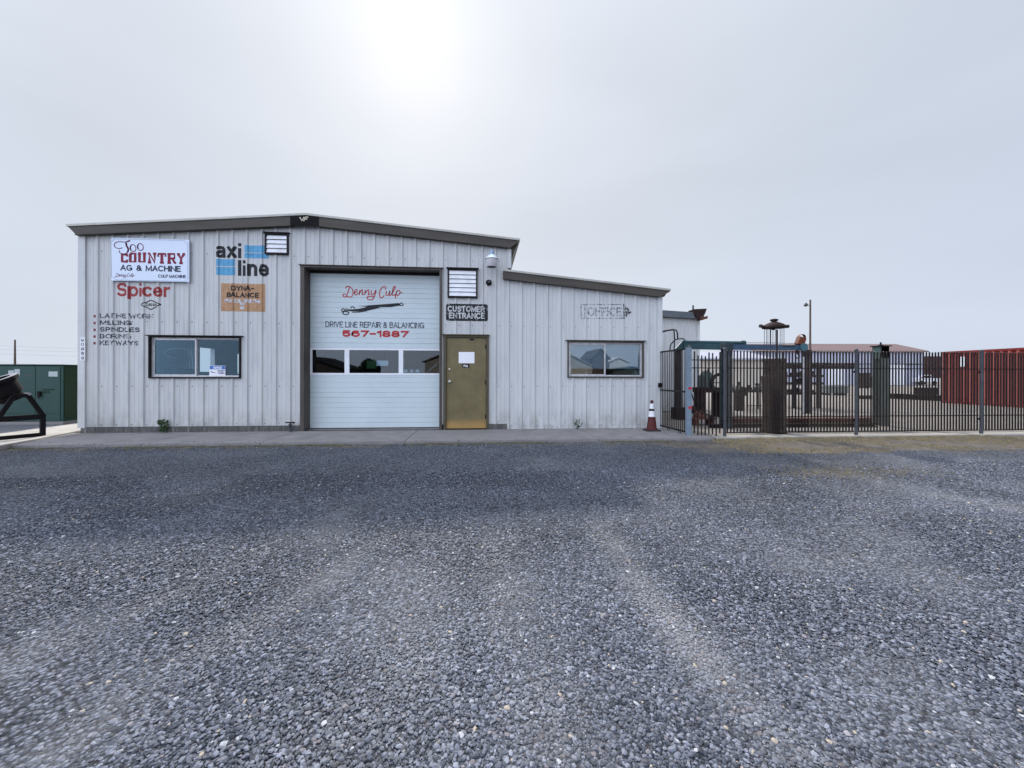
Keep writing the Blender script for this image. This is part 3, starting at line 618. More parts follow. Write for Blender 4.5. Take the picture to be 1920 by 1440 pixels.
# side, rear and inner faces of the shell
g = G()
SW = [(3.45, 4.12, 1.36, 2.1), (2.85, 3.2, 1.34, 2.12), (5.3, 6.5, 1.3, 2.0)]
ops = sorted(SW); zs = topz(XL) - .04
side_wall(g, XL, XL + .12, .21, 12, .03, zs, ops)
g.box(XL, 11.88, .03, XR, 12, zs - .03)
g.box(XR - .12, .21, .03, XR, 11.88, zt_r - .05)
obj('side_wall', g, 'trimw', bld)
def front_liner(g, x0, x1, z1f, ops, ya=.17, yb=.2):
    xs = sorted({x0, x1} | {q for o in ops for q in o[:2]} | ({RX} if x0 < RX < x1 else set()))
    for a, b in zip(xs, xs[1:]):
        mid = (a + b) / 2; cur = -99
        for o in sorted([o for o in ops if o[0] < mid < o[1]], key=lambda o: o[2]):
            if o[2] > .04: g.prism([(a, max(cur, .04)), (b, max(cur, .04)), (b, o[2]), (a, o[2])], ya, yb)
            cur = o[3]
        g.prism([(a, max(cur, .04)), (b, max(cur, .04)), (b, z1f(b) - .03), (a, z1f(a) - .03)], ya, yb)
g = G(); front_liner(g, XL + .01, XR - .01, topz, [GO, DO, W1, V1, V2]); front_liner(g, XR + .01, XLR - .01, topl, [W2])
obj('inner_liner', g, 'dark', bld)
g = G(); g.box(XLR - .03, .21, .03, XLR, 4.45, topl(XLR) - .04); g.box(XR + .01, 4.3, .03, XLR - .04, 4.4, topl(XR) - .1)
obj('side_wall', g, 'wall2', bld)
g = G(); g.box(XL + .13, .21, .0, XR - .13, 11.87, .028); g.box(XR + .01, .21, 0, XLR - .04, 4.29, .028)
obj('floor', g, 'conc', bld)
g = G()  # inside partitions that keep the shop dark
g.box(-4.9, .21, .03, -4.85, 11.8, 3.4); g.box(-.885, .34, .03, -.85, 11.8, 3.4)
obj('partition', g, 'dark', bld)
# foundation
g = G(); g.box(XL + .03, -.02, -.1, fx(568), .16, WB); obj('foundation', g, 'found', bld, bevel=.004)
g = G(); g.box(fx(916.5), -.02, -.1, fx(950.5), .16, WB)
obj('foundation', g, 'found', bld, bevel=.004)
# roofs
LO = fx(123, -.15); RO = fx(974.5, -.15); Yr = -.15
rl = [(LO, fz(123, 420, Yr)), (fx(572, Yr), fz(572, 399, Yr)), (RO, fz(974.5, 447, Yr))]
th = .045
g = G()
for (a, za), (b, zb_) in zip(rl, rl[1:]):
    g.prism([(a, za - th), (b, zb_ - th), (b, zb_), (a, za)], Yr, 12.1)
obj('roof', g, 'fascia_top', bld)
zl1, zm1, zr1 = rl[0][1] - th - .002, rl[1][1] - th - .002, rl[2][1] - th - .002
fl = [(LO + .02, zl1), (LO + .16, fz(137, 438, Yr)), (XL, fz(150, 440.5, -.12)), (fx(545, Yr), fz(545, 422, Yr)), (fx(545, Yr), zl1 + (zm1 - zl1) * (fx(545, Yr) - LO) / (rl[1][0] - LO))]
g = G(); g.prism(fl, -.13, -.002); obj('rake_trim', g, 'fascia', bld)
fr_ = [(fx(595, Yr), zm1 + (zr1 - zm1) * (fx(595, Yr) - rl[1][0]) / (RO - rl[1][0])), (fx(595, Yr), fz(595, 423, Yr)), (XR - .02, fz(955, 464.5, -.12)), (RO - .02, zr1)]
g = G(); g.prism(fr_, -.13, -.002); obj('rake_trim', g, 'fascia', bld)
g = G(); a, b = fx(543.5, -.145), fx(596, -.145)
g.prism([(a, fz(543, 422.5, -.15)), (b, fz(596, 423.5, -.15)), (b, fz(596, 404, -.15)), (rl[1][0], zm1 - .002), (a, fz(543, 404, -.15))], -.149, -.131)
pk = obj('peak_cap', g, 'blk', bld)
g = G(); yl = -.151
for pts in ([(562, 407), (566, 414), (570, 407)], [(569.5, 414.5), (572.5, 407), (578, 407)], [(571, 410.5), (576.5, 410.5)]):
    W = [(aty(a, b, yl).x, aty(a, b, yl).z) for a, b in pts]; vs, fs = ribbon(W, .022); g.add([(q, yl, r) for q, r in vs], fs)
obj('logo', g, 'p_cream', pk)
# eave gutters run back along both sides
for X0, sgn, z in ((LO + .02, -1, zl1), (RO - .02, 1, zr1)):
    g = G(); inner = XL if sgn < 0 else XR
    g.prism([(X0, z), (X0 - sgn * .10, z - .2), (inner + sgn * .016, z - .2 - .01), (inner + sgn * .016, z)], -.0, 12.05)
    obj('gutter', g, 'fascia', bld)
# lean-to roof
Yl = -.15
a0, a1 = fx(943, Yl), fx(1257.5, Yl); za, zb2 = fz(943, 504, Yl), fz(1257, 541.5, Yl)
g = G(); g.prism([(a0, za - th), (a1, zb2 - th), (a1, zb2), (a0, za)], Yl, -.038); 
t_ = (XR + .02 - a0) / (a1 - a0); zz = za + (zb2 - za) * t_
g.prism([(XR + .02, zz - th), (a1, zb2 - th), (a1, zb2), (XR + .02, zz)], -.037, 4.5)
obj('roof', g, 'fascia_top', bld)
g = G(); g.prism([(a0, za - th - .002), (a0, fz(943, 522, Yl)), (fx(1239, Yl), fz(1239, 556, Yl)), (a1 - .02, fz(1257, 547, Yl)), (a1 - .02, zb2 - th - .002)], -.13, -.037)
obj('rake_trim', g, 'fascia', bld)
g = G(); g.prism([(a1 - .03, zb2 - .05), (a1 - .10, zb2 - .16), (XLR + .016, zb2 - .17), (XLR + .016, zb2 - .05)], -.036, 4.45); obj('gutter', g, 'fascia', bld)

# ---- garage opening
GX0, GX1 = GO[0], GO[1]; gy = .27
g = G(); tb = .03
g.box(GX0 - .055, -.045, .018, GX0 + tb, gy + .05, gzT + .02)
g.box(GX1 - tb, -.045, .018, GX1 + .035, gy + .05, gzT + .02)
g.box(GX0 - .055, -.047, gzT, GX1 + .035, gy + .05, gzT + .045)
g.box(GX0 - .085, -.075, gzT + .045, GX1 + .06, 0, gzT + .062)
obj('garage_door_frame', g, 'brown', bld, bevel=.004)
gx0, gx1 = GX0 + tb + .002, GX1 - tb - .002; gb = .045
wz0, wz1 = fz(700, 699.5, gy), fz(700, 656.5, gy)
wx = [(fx(578, gy), fx(646, gy)), (fx(655, gy), fx(747.5, gy)), (fx(756, gy), fx(819, gy))]
wx[0] = (gx0 + .045, wx[0][1]); wx[2] = (wx[2][0], gx1 - .03)
gp = .1175
g = G()
def planks(z0, z1):
    z = z0; k = 0
    while z < z1 - 1e-4:
        zn = min(z + gp, z1); big = (round(z0 * 100) + k) % 5 == 0; d = .009 if big else .006; h = .006 if big else .004
        P = [(z, d), (z + h, 0), (zn - h, 0), (zn, d)]
        for (q0, d0), (q1, d1) in zip(P, P[1:]): g.add([(gx0, gy + d0, q0), (gx1, gy + d0, q0), (gx1, gy + d1, q1), (gx0, gy + d1, q1)], [(0, 1, 2, 3)])
        z = zn; k += 1
fr0, fr1 = wz0 - .045, wz1 + .045
planks(gb, fr0); planks(fr1, gzT - .02)
g.box(gx0, gy + .02, gb, gx1, gy + .045, fr0 - .001); g.box(gx0, gy + .02, fr1 + .001, gx1, gy + .045, gzT)
gd = obj('garage_door', g, 'gdoor', bld)
g = G(); cuts = [gx0] + [q for w_ in wx for q in w_] + [gx1]
g.box(gx0, gy - .004, fr0, gx1, gy + .03, wz0); g.box(gx0, gy - .004, wz1, gx1, gy + .03, fr1)
for i in range(0, 8, 2): g.box(cuts[i], gy - .004, wz0, cuts[i + 1], gy + .03, wz1)
obj('window_frame', g, 'gframe', gd)
for a, b in wx:
    g = G(); g.box(a - .002, gy + .012, wz0 - .002, b + .002, gy + .018, wz1 + .002); obj('window_pane', g, 'glass', gd)
g = G(); g.box(gx0, gy - .006, .02, gx1, gy + .03, gb - .001); obj('bottom_seal', g, 'black', gd)
g = G(); g.box(gx0, gy - .03, gzT - .05, gx1, gy - .004, gzT - .001); obj('header_shadow_strip', g, 'black', gd)  # black strip standing in for the header's shadow across the door top
# lettering on the garage door
DC = [[(240, 175), (228, 230), (205, 290), (185, 340)], [(172, 200), (185, 168), (235, 165), (285, 200), (306, 255), (298, 315), (265, 355), (215, 345), (165, 352), (130, 338), (128, 312), (150, 300), (172, 312)],
      [(330, 285), (375, 250), (375, 222), (350, 222), (332, 260), (335, 300), (355, 318), (405, 285)], [(428, 228), (418, 320)], [(420, 290), (455, 232), (478, 235), (470, 310), (500, 300)],
      [(528, 228), (515, 320)], [(518, 290), (565, 232), (592, 235), (580, 312), (610, 300)], [(640, 235), (630, 295), (650, 316), (690, 285), (715, 228)],
      [(722, 225), (700, 320), (660, 395), (610, 405), (565, 385), (562, 355), (600, 342), (690, 345)],
      [(885, 222), (893, 182), (865, 165), (815, 200), (785, 258), (783, 320), (803, 366), (838, 358), (870, 322)], [(912, 245), (900, 300), (920, 326), (950, 300), (972, 240)], [(972, 240), (960, 312), (980, 325), (1040, 235), (1066, 182), (1052, 162), (1027, 205), (1010, 290), (1030, 326), (1080, 300)],
      [(1097, 235), (1080, 300), (1065, 380)], [(1085, 270), (1120, 236), (1150, 248), (1146, 290), (1110, 326), (1085, 305)], [(1150, 278), (1192, 280)]]
ty = gy - .0035
g = G()
for s_ in DC: px_stroke(g, s_, .0215, ty, (630, 520), 9.6)
obj('painted_name', g, 'p_redph', gd)
g = G()
def pfill(g, pts, org, scl, y):
    g.add([aty(org[0] + a / scl, org[1] + b / scl, y) for a, b in pts], [tuple(range(len(pts)))])
pfill(g, [(380, 515), (560, 510), (650, 500), (640, 530), (560, 530)], (630, 520), 9.6, ty)
pfill(g, [(560, 505), (860, 483), (1130, 464), (1155, 478), (1155, 508), (980, 536), (780, 536), (640, 545)], (630, 520), 9.6, ty - .0006)
pfill(g, [(230, 580), (420, 565), (560, 530), (790, 515), (760, 556), (580, 598), (420, 612), (240, 608)], (630, 520), 9.6, ty - .0012)
pfill(g, [(600, 575), (720, 548), (860, 548), (720, 562)], (630, 520), 9.6, ty - .0018)
for s_ in ([(95, 590), (130, 562), (160, 575), (200, 572), (245, 588)], [(120, 640), (150, 612), (210, 620), (225, 650), (190, 668), (140, 665), (120, 640)], [(95, 590), (120, 620), (150, 600), (240, 600)],
           [(265, 560), (280, 530), (320, 535), (330, 560)], [(1150, 475), (1175, 460), (1205, 480), (1200, 502), (1165, 505), (1150, 490)], [(290, 625), (420, 622), (560, 600)]):
    px_stroke(g, s_, .02, ty - .0024, (630, 520), 9.6)
obj('painted_drive_shaft', g, 'p_black', gd)
g = G(); word(g, 'DRIVE LINE REPAIR & BALANCING', box_on(610, 603.5, 795, 614.5, ty), ty, .018, .26, .42); obj('painted_lettering', g, paint('faded_door_lettering', (.05, .06, .09), .42, 13), gd)
g = G(); word(g, '567-1887', box_on(641, 619.5, 766, 632, ty), ty, .042, .24); obj('painted_phone_number', g, 'p_redph', gd)
# things behind the garage windows
def card(name, label, px0, py0, px1, py1, y, m_, cat='paper', t=.004):
    x0, x1, z0, z1 = box_on(px0, py0, px1, py1, y); g = G(); g.box(x0, y, z0, x1, y + t, z1); o = obj(name, g, m_); tag(o, label, cat); return o
card('paper_sheet', 'white sheet taped inside the middle garage door window', 706, 676, 728, 686, gy + .032, 'white')
card('picture_card', 'green leafy picture card in the middle garage door window', 687, 676, 706, 691, gy + .034, mat('green_card', (.05, .10, .03), .6, 0, .6, 30))
for i, (a, b) in enumerate(((757, 764), (769, 775), (779, 786))):
    card('paper_tag', ['leftmost', 'middle', 'rightmost'][i] + ' of three small white tags low in the right garage window', a, 693, b, 698, gy + .032, 'white')
g = G(); q = [aty(802, 697, gy + .05), aty(819, 683, gy + .05)]; g.tube(q, .012, 8); tag(obj('metal_rod', g, 'alu'), 'pale slanted rod behind the right garage door window', 'rod')

# ---- customer door
dx0, dx1, dzt = DO[0], DO[1], DO[3]
g = G(); g.box(dx0 - .012, -.04, .018, dx0 + .045, .12, dzt); g.box(dx1 - .045, -.04, .018, dx1 + .012, .12, dzt); g.box(dx0 + .045, -.04, dzt - .045, dx1 - .045, .12, dzt); g.box(dx0 - .04, -.07, dzt, dx1 + .03, .0, dzt + .022)
obj('door_frame', g, mat('olive_frame', (.085, .07, .045), .5, 0, .15, 6), bld, bevel=.003)
g = G(); g.box(dx0 + .048, .005, .045, dx1 - .048, .05, dzt - .048); dr = obj('door', g, 'door', bld, bevel=.003)
for z, mm_ in ((fz(842, 692), 'brass'), (fz(842, 715.5), 'brass')):
    pass
g = G(); c = aty(843, 692.5, .004); g.lathe([(.0, 0), (.022, 0), (.022, .012), (.012, .018), (0, .018)][1:], c, (0, -1, 0), 16); obj('deadbolt', g, 'brass', dr, True)
g = G(); c = aty(843, 715.5, .004); g.lathe([(.034, 0), (.034, .008), (.013, .012), (.012, .04), (.026, .05), (.03, .065), (.022, .078), (.001, .08)], c, (0, -1, 0), 18); obj('handle', g, 'brass', dr, True)
for py in (650, 717, 781):
    g = G(); c = aty(911, py, -.002); g.lathe([(.008, -.05), (.008, .05)], (dx1 - .049, -.003, c.z), (0, 0, 1), 8); g.box(dx1 - .075, .0005, c.z - .05, dx1 - .05, .0048, c.z + .05); obj('hinge', g, 'black', dr)
g = G(); x0, x1, z0, z1 = box_on(881, 635, 889, 638, 0); g.box(x0, -.002, z0, x1, .0045, z1); obj('nameplate', g, 'black', dr)
g = G(); g.box(dx0 + .045, -.02, .019, dx1 - .045, .13, .04); obj('threshold', g, 'black', bld)
card('notice_sheet', 'blank white sheet taped on the olive customer door', 860, 660, 889.5, 681, .0, 'white')
cdo = card('small_sign', 'small black sign under the white sheet on the olive door', 867, 682.5, 880, 689.5, -.0, 'blk', 'sign', .004)
g = G(); word(g, 'PULL', box_on(869, 684, 878, 688, -.001), -.0015, .009); obj('lettering', g, 'white', cdo)

# ---- windows
def frame_ring(g, x0, x1, z0, z1, t, ya, yb, tb=None):
    tb = tb or t
    g.box(x0, ya, z0, x0 + t, yb, z1); g.box(x1 - t, ya, z0, x1, yb, z1); g.box(x0 + t, ya, z0, x1 - t, yb, z0 + tb); g.box(x0 + t, ya, z1 - t, x1 - t, yb, z1)
def window(W, xmid, label, lab2, gl='glass'):
    x0, x1, z0, z1 = W
    g = G(); frame_ring(g, x0 - .004, x1 + .004, z0 - .004, z1 + .004, .028, -.045, .16); g.box(x0 - .05, -.075, z1 + .0045, x1 + .05, 0, z1 + .022)
    fo = obj('window', g, lab2, bld, bevel=.002, label=label)
    x0 += .026; x1 -= .026; z0 += .026; z1 -= .026
    g = G(); frame_ring(g, x0, x1, z0, z1, .022, .012, .085); obj('frame', g, 'alu', fo, bevel=.002)
    xm = fx(xmid)
    g = G(); frame_ring(g, x0 + .023, xm + .022, z0 + .022, z1 - .022, .032, .022, .045); obj('sash', g, 'alu', fo, bevel=.002)
    g = G(); frame_ring(g, xm + .0225, x1 - .0225, z0 + .0222, z1 - .0222, .014, .05, .07); obj('sash', g, 'alu', fo)
    g = G(); g.box(x0 + .05, .031, z0 + .05, xm - .008, .036, z1 - .05); obj('pane', g, gl, fo)
    g = G(); g.box(xm + .034, .058, z0 + .034, x1 - .034, .063, z1 - .034); obj('pane', g, gl, fo)
    return fo
window(W1, 365, 'sliding window left of the garage door', 'black', 'glass_office')
window(W2, 1134, 'sliding window of the lean-to with lowered blinds', 'brown', 'glass_film')
g = G(); x0, x1, z0, z1 = box_on(1066, 642, 1204, 691, .11); g.box(x0, .105, z0, x1, .109, z1); g.tube([(x0, .107, z0), (x1, .107, z0)], .008, 6)
tag(obj('roller_blind', g, 'blind'), 'pale blue-grey blind half lowered behind the lean-to window', 'blind')
for i, px in enumerate((1072, 1100, 1118, 1128, 1170, 1192)):
    c = aty(px, 706, .28); g = G(); hgt = (.1, .13, .09, .06, .07, .16)[i]; r_ = (.03, .04, .035, .02, .09, .06)[i]
    g.lathe([(r_ * .8, 0), (r_, hgt * .25), (r_ * .95, hgt * .7), (r_ * .5, hgt * .9), (.001, hgt)], (c.x, .3, W2[2] + .035), (0, 0, 1), 12)
    nm = ('glass_jar', 'desk_clock', 'mug', 'bottle_cap_jar', 'stapler_box', 'printer')[i]
    tag(obj('jar', g, 'galv' if i % 2 == 0 else 'trimw', smooth=True), ['grey jar at the left end of the lean-to window sill', 'tall white jar second on the lean-to window sill', 'grey jar third from left on the lean-to window sill', 'smallest white jar by the middle bar of the lean-to window', 'low wide grey pot on the right lean-to window sill', 'large white jar at the right end of the lean-to sill'][i], 'jar', 'jars on the lean-to window sill')
g = G(); g.box(W2[0] + .02, .2, W2[2] - .02, W2[1] - .02, .5, W2[2] + .03); obj('window_sill', g, 'wood', bld)
# inside the left window: chair back outline, curtain, notice
cdo = card('notice_sign', 'blue and white notice taped in the lower left window', 392.5, 685.5, 422.5, 704.5, .046, 'white', 'sign')
g = G(); x0, x1, z0, z1 = box_on(393, 686, 422, 692.5, .045); grid_rect(g, x0, x1, z0, z1, .0448); obj('blue_band', g, 'p_note', cdo)
g = G(); word(g, 'NOTICE', box_on(400, 687.3, 416, 691.6, .044), .0444, .011); obj('heading', g, 'white', cdo)
g = G(); word(g, 'SECURITY', box_on(408, 694, 421, 697, .044), .0445, .007); word(g, 'CAMERAS', box_on(408, 698, 421, 701, .044), .0445, .007)
x0, x1, z0, z1 = box_on(395, 696, 404, 699, .044); g.add([(x0, .0445, z1), (x1, .0445, z0), (x1, .0445, z0 - .012), (x0, .0445, z1 - .02)], [(0, 1, 2, 3)]); obj('small_print', g, 'p_line', cdo)
g = G(); th_ = np.linspace(0, 2 * np.pi, 26)
hy = .072; c = aty(333, 662, hy)
g.tube([(c.x + .27 * math.cos(t), hy, c.z + .11 * math.sin(t) * (1 + .1 * math.cos(t)) ) for t in np.linspace(-.3, 4.6, 26)], .0035, 6)
tag(obj('wire_hoop', g, 'white', smooth=True), 'thin bright oval hoop seen through the left window', 'hoop')
c = atd(325, 700, 9.4); c = aty(318, 700, .25); g = G(); g.box(c.x - .33, .25, .03, c.x + .36, .6, 1.38); g.box(c.x - .35, .235, 1.38, c.x + .38, .61, 1.41)
desk = tag(obj('cupboard', g, 'blk', bevel=.004), 'dark low cupboard standing just inside the left window', 'cupboard')
g = G()
for k in range(7):
    yy = 2.8 + k * .06; g.tube([(XL + .16 + .015 * (k % 2), yy, 1.28), (XL + .16 - .01 * (k % 2), yy + .02, 2.2)], .022, 6)
tag(obj('curtain', g, 'blind', smooth=True), 'pale gathered curtain at the side window inside the workshop', 'curtain')

# ---- vents
def vent(W, ns_, lab):
    x0, x1, z0, z1 = W; g = G(); frame_ring(g, x0 - .012, x1 + .012, z0 - .012, z1 + .012, .035, -.06, .1); g.box(x0 - .04, -.085, z1 + .0125, x1 + .04, 0, z1 + .035)
    vo = obj('vent', g, 'black', bld, label=lab, bevel=.002)
    h = (z1 - z0 - .046) / ns_
    for k in range(ns_):
        za_ = z0 + .023 + k * h; g = G(); g.prism([(0, 0)] * 0 or [(x0 + .024, za_ + .006), (x1 - .024, za_ + .006), (x1 - .024, za_ + h - .004), (x0 + .024, za_ + h - .004)], -.03, -.026)
        # tilt each blade
        g.v = [(x, y - (.022 if z < za_ + h / 2 else 0), z) for x, y, z in g.v]; obj('slat', g, 'slat', vo)
    g = G(); g.box(x0 + .024, .02, z0 + .024, x1 - .024, .025, z1 - .024); obj('backing', g, 'black', vo)
vent(V1, 4, 'small louvred vent beside the blue stripes'); vent(V2, 6, 'louvred vent right of the garage door')

# ---- painted writing on the wall
def wall_paint(name, build, m_, P=P1, label=None):
    g = G(); build(g); h = drape(g, P, 0); return obj(name, h, m_, bld, label=label)
def wt(body, px0, py0, px1, py1, wd, gap=.22): return lambda g: word(g, body, box_on(px0, py0, px1, py1, 0), 0, wd, gap)
wall_paint('painted_lettering', wt('axi', 404, 455, 452, 484, .066, .34), 'p_black', label='bold black axi lettering')
wall_paint('painted_lettering', wt('line', 446, 488, 504, 518, .07, .36), 'p_black', label='bold black line lettering')
def stripes(g):
    for a in ((458, 460.5, 496, 473.5), (458, 475, 503, 484.5), (405, 486, 440, 499), (405, 501, 440.5, 516)):
        x0, x1, z0, z1 = box_on(*a, 0); grid_rect(g, x0, x1, z0, z1, 0)
wall_paint('painted_stripes', stripes, 'p_blue', label='light blue stripe pairs beside the black lettering')
def obox(g): x0, x1, z0, z1 = box_on(414, 532, 497, 584, 0); grid_rect(g, x0, x1, z0, z1, 0)
wall_paint('painted_panel', obox, 'p_orange', label='tan orange painted square')
def dyna(g): word(g, 'DYNA-', box_on(434, 536, 476, 545.5, 0), 0, .026, .3); word(g, 'BALANCE', box_on(425, 548.5, 485, 558, 0), 0, .026, .3)
g = G(); dyna(g); h = drape(g, P1, 0, .0042); obj('painted_lettering', h, 'p_black', bld)
def patch(g):
    for a in ((419, 561, 489, 568), (450, 568, 458, 580)):
        x0, x1, z0, z1 = box_on(*a, 0); grid_rect(g, x0, x1, z0, z1, 0)
g = G(); patch(g); h = drape(g, P1, 0, .0042); obj('bare_patch', h, 'p_patch', bld)
wall_paint('painted_lettering', wt('Spicer', 218, 531, 319, 556.5, .052, .26), 'p_red', label='faded red lettering under the board sign')
def dana(g):
    c = [(264, 571), (283, 563), (302, 571), (283, 580.5)]
    for i in range(4):
        a, b = c[i], c[(i + 1) % 4]; vs, fs = ribbon([(fx(a[0]), fz(*a)), (fx(b[0]), fz(*b))], .02); g.add([(q, 0, r) for q, r in vs], fs)
    word(g, 'DANA', box_on(273, 568.5, 294, 574, 0), 0, .012)
wall_paint('painted_diamond', dana, 'p_black', label='small black diamond mark')
for i, (t, x1_, y0_, y1_, m_) in enumerate((('LATHE WORK', 288, 588, 597, 'p_faded2'), ('MILLING', 247, 601, 609.5, 'p_faded'), ('SPINDLES', 262, 613.5, 622.5, 'p_faded'), ('BORING', 246, 626, 635, 'p_faded2'), ('KEYWAYS', 260, 638.5, 647.5, 'p_faded2'))):
    wall_paint('painted_lettering', wt(t, 187, y0_, x1_, y1_, .022, .26), m_)
    def dotf(g, yy=(y0_ + y1_) / 2):
        c = aty(178, yy + .5, 0); P = [(c.x + .03 * math.cos(t), 0, c.z + .03 * math.sin(t)) for t in np.linspace(0, 2 * math.pi, 14)[:-1]]; g.add(P, [tuple(range(13))])
    wall_paint('painted_dot', dotf, 'p_dot')
def cust(g):
    x0, x1, z0, z1 = box_on(836, 570, 914.5, 602, 0); P = round_rect(x0, x1, z0, z1, .05); g.add([(a, 0, b) for a, b in P], [tuple(range(len(P)))])
wall_paint('painted_panel', cust, 'p_blackpanel', label='worn black panel above the olive door')
def custt(g): word(g, 'CUSTOMER', box_on(839, 574, 908.5, 585, 0), 0, .026, .3); word(g, 'ENTRANCE', box_on(841.5, 586.5, 908.5, 597.5, 0), 0, .026, .3)
g = G(); custt(g); h = drape(g, P1, 0, .0045); obj('painted_lettering', h, 'trimw', bld)
def office(g):
    word(g, 'OFFICE', box_on(1101, 576, 1166, 593, 0), 0, .04, .3)
    for a, b in (((1089, 571), (1168, 571)), ((1089, 597), (1168, 597)), ((1089, 571), (1089, 597)), ((1096, 571), (1096, 597)), ((1168, 570), (1168, 598))):
        vs, fs = ribbon([(fx(a[0]), fz(*a)), (fx(b[0]), fz(*b))], .022); g.add([(q, 0, r) for q, r in vs], fs)
wall_paint('painted_arrow_sign', office, paint('almost_gone_black_paint', (.09, .10, .13), .51, 24), P2, 'ghost of a painted office arrow')
def arrow(g): g.add([aty(1169, 569, 0), aty(1184, 585.5, 0), aty(1169, 599.5, 0)], [(0, 1, 2)])
wall_paint('painted_arrow_head', arrow, paint('flaking_black_paint', (.015, .015, .025), .50, 26), P2)

# ---- board sign
Ys = -.065
x0, x1, z0, z1 = fx(208, Ys), fx(354, Ys), fz(281, 527.5, Ys), fz(281, 447.5, Ys)
g = G(); g.box(x0, Ys, z0, x1, Ys + .022, z1)
sg = tag(obj('board_sign', g, 'signw', bevel=.003), 'white rectangular board sign with crimson and navy lettering on the left wall', 'sign')
ys_ = Ys - .0025
def sstroke(g, pts, wd, smooth=True, y=ys_): px_stroke(g, pts, wd, y, (200, 440), 12, smooth)
g = G(); sstroke(g, [(350, 285), (330, 305), (250, 308), (185, 275), (168, 230), (200, 180), (280, 157), (400, 165), (480, 155), (522, 140), (510, 128), (475, 142), (440, 170), (440, 230), (478, 300), (485, 350), (455, 405), (400, 432), (320, 420), (285, 385), (290, 350)], .016)
sstroke(g, [(432, 180), (448, 250), (482, 310), (484, 350), (465, 395)], .035)
for cx_, cy_ in ((592, 300), (757, 277)):
    sstroke(g, [(cx_ + 66 * math.cos(t) + 8 * math.sin(t), cy_ + 78 * math.sin(t)) for t in np.linspace(0, 2 * math.pi, 15)], .017)
    sstroke(g, [(cx_ - 62 * math.cos(t), cy_ + 62 * math.sin(t) - 8) for t in np.linspace(-.8, .8, 6)], .026)
obj('script_lettering', g, 'p_maroon', sg)
SL = {'C': [[(.92, .32), (.92, .10), (.12, .10), (.12, .88), (.92, .88), (.92, .66)]], 'O': [[(.14, .1), (.86, .1), (.86, .9), (.14, .9), (.14, .1)]],
      'U': [[(.2, .06), (.2, .88), (.8, .88), (.8, .06)], [(0, .07), (.4, .07)], [(.6, .07), (1, .07)]],
      'N': [[(.2, .95), (.2, .06), (.8, .94), (.8, .06)], [(0, .93), (.4, .93)], [(.6, .07), (1, .07)], [(0, .07), (.25, .07)]],
      'T': [[(.5, .05), (.5, .95)], [(.05, .35), (.05, .09), (.95, .09), (.95, .35)], [(.25, .93), (.75, .93)]],
      'R': [[(.2, .06), (.2, .94)], [(0, .08), (.8, .08), (.82, .48), (.2, .52)], [(.55, .5), (.85, .93), (1, .93)], [(0, .93), (.42, .93)]],
      'Y': [[(.15, .08), (.5, .5), (.85, .08)], [(.5, .5), (.5, .95)], [(0, .08), (.35, .08)], [(.65, .08), (1, .08)], [(.28, .93), (.72, .93)]]}
lx = [(330, 470), (510, 662), (700, 885), (925, 1118), (1150, 1332), (1365, 1562), (1580, 1765)]; g = G()
for k_, (ch, (a, b)) in enumerate(zip('COUNTRY', lx)):
    top = 398 + 3.5 * k_ + (30 if ch == 'C' else 0); bot = 628 + 4.5 * k_
    for j_, s_ in enumerate(SL[ch]):
        px_stroke(g, [(a + u * (b - a), top + v * (bot - top)) for u, v in s_], .058 if j_ == 0 else .046, ys_ - .0003 * j_, (200, 440), 12, False)
obj('slab_lettering', g, 'p_crimson', sg)
g = G(); word(g, 'AG  &  MACHINE', box_on(225, 497.5, 338.5, 508.5, ys_), ys_, .024, .24, .3); obj('navy_lettering', g, 'p_sign_black', sg)
g = G(); word(g, 'CULP MACHINE', box_on(296, 515, 348, 521, ys_), ys_, .0125, .3); obj('small_lettering', g, 'p_sign_black', sg)
g = G()
for s_ in DC: sstroke(g, [(190 + (a - 120) / 1070 * 440, 870 + (b - 165) / 240 * 105) for a, b in s_], .0065)
obj('signature', g, 'p_maroon', sg)
g = G()
for pts in ([(150, 92), (1750, 130), (1762, 170), (1825, 190), (1825, 990), (1770, 1050), (190, 1015), (170, 960), (105, 960), (95, 160), (150, 130), (150, 92)],): sstroke(g, pts, .005, False)
obj('border_line', g, 'p_line', sg)
# house number board
Yh = -.045; x0, x1, z0, z1 = fx(150.5, Yh), fx(159, Yh), fz(155, 676, Yh), fz(155, 633, Yh)
g = G(); g.box(x0, Yh, z0, x1, Yh + .008, z1); hn = tag(obj('number_board', g, 'white'), 'narrow white upright board with black house number at the left corner', 'sign')
g = G(); word(g, '30565', (x0 + .016, x1 - .016, z0 + .02, z1 - .015), Yh - .002, .0105, .34, rot=True); obj('number', g, 'p_sign_black', hn)

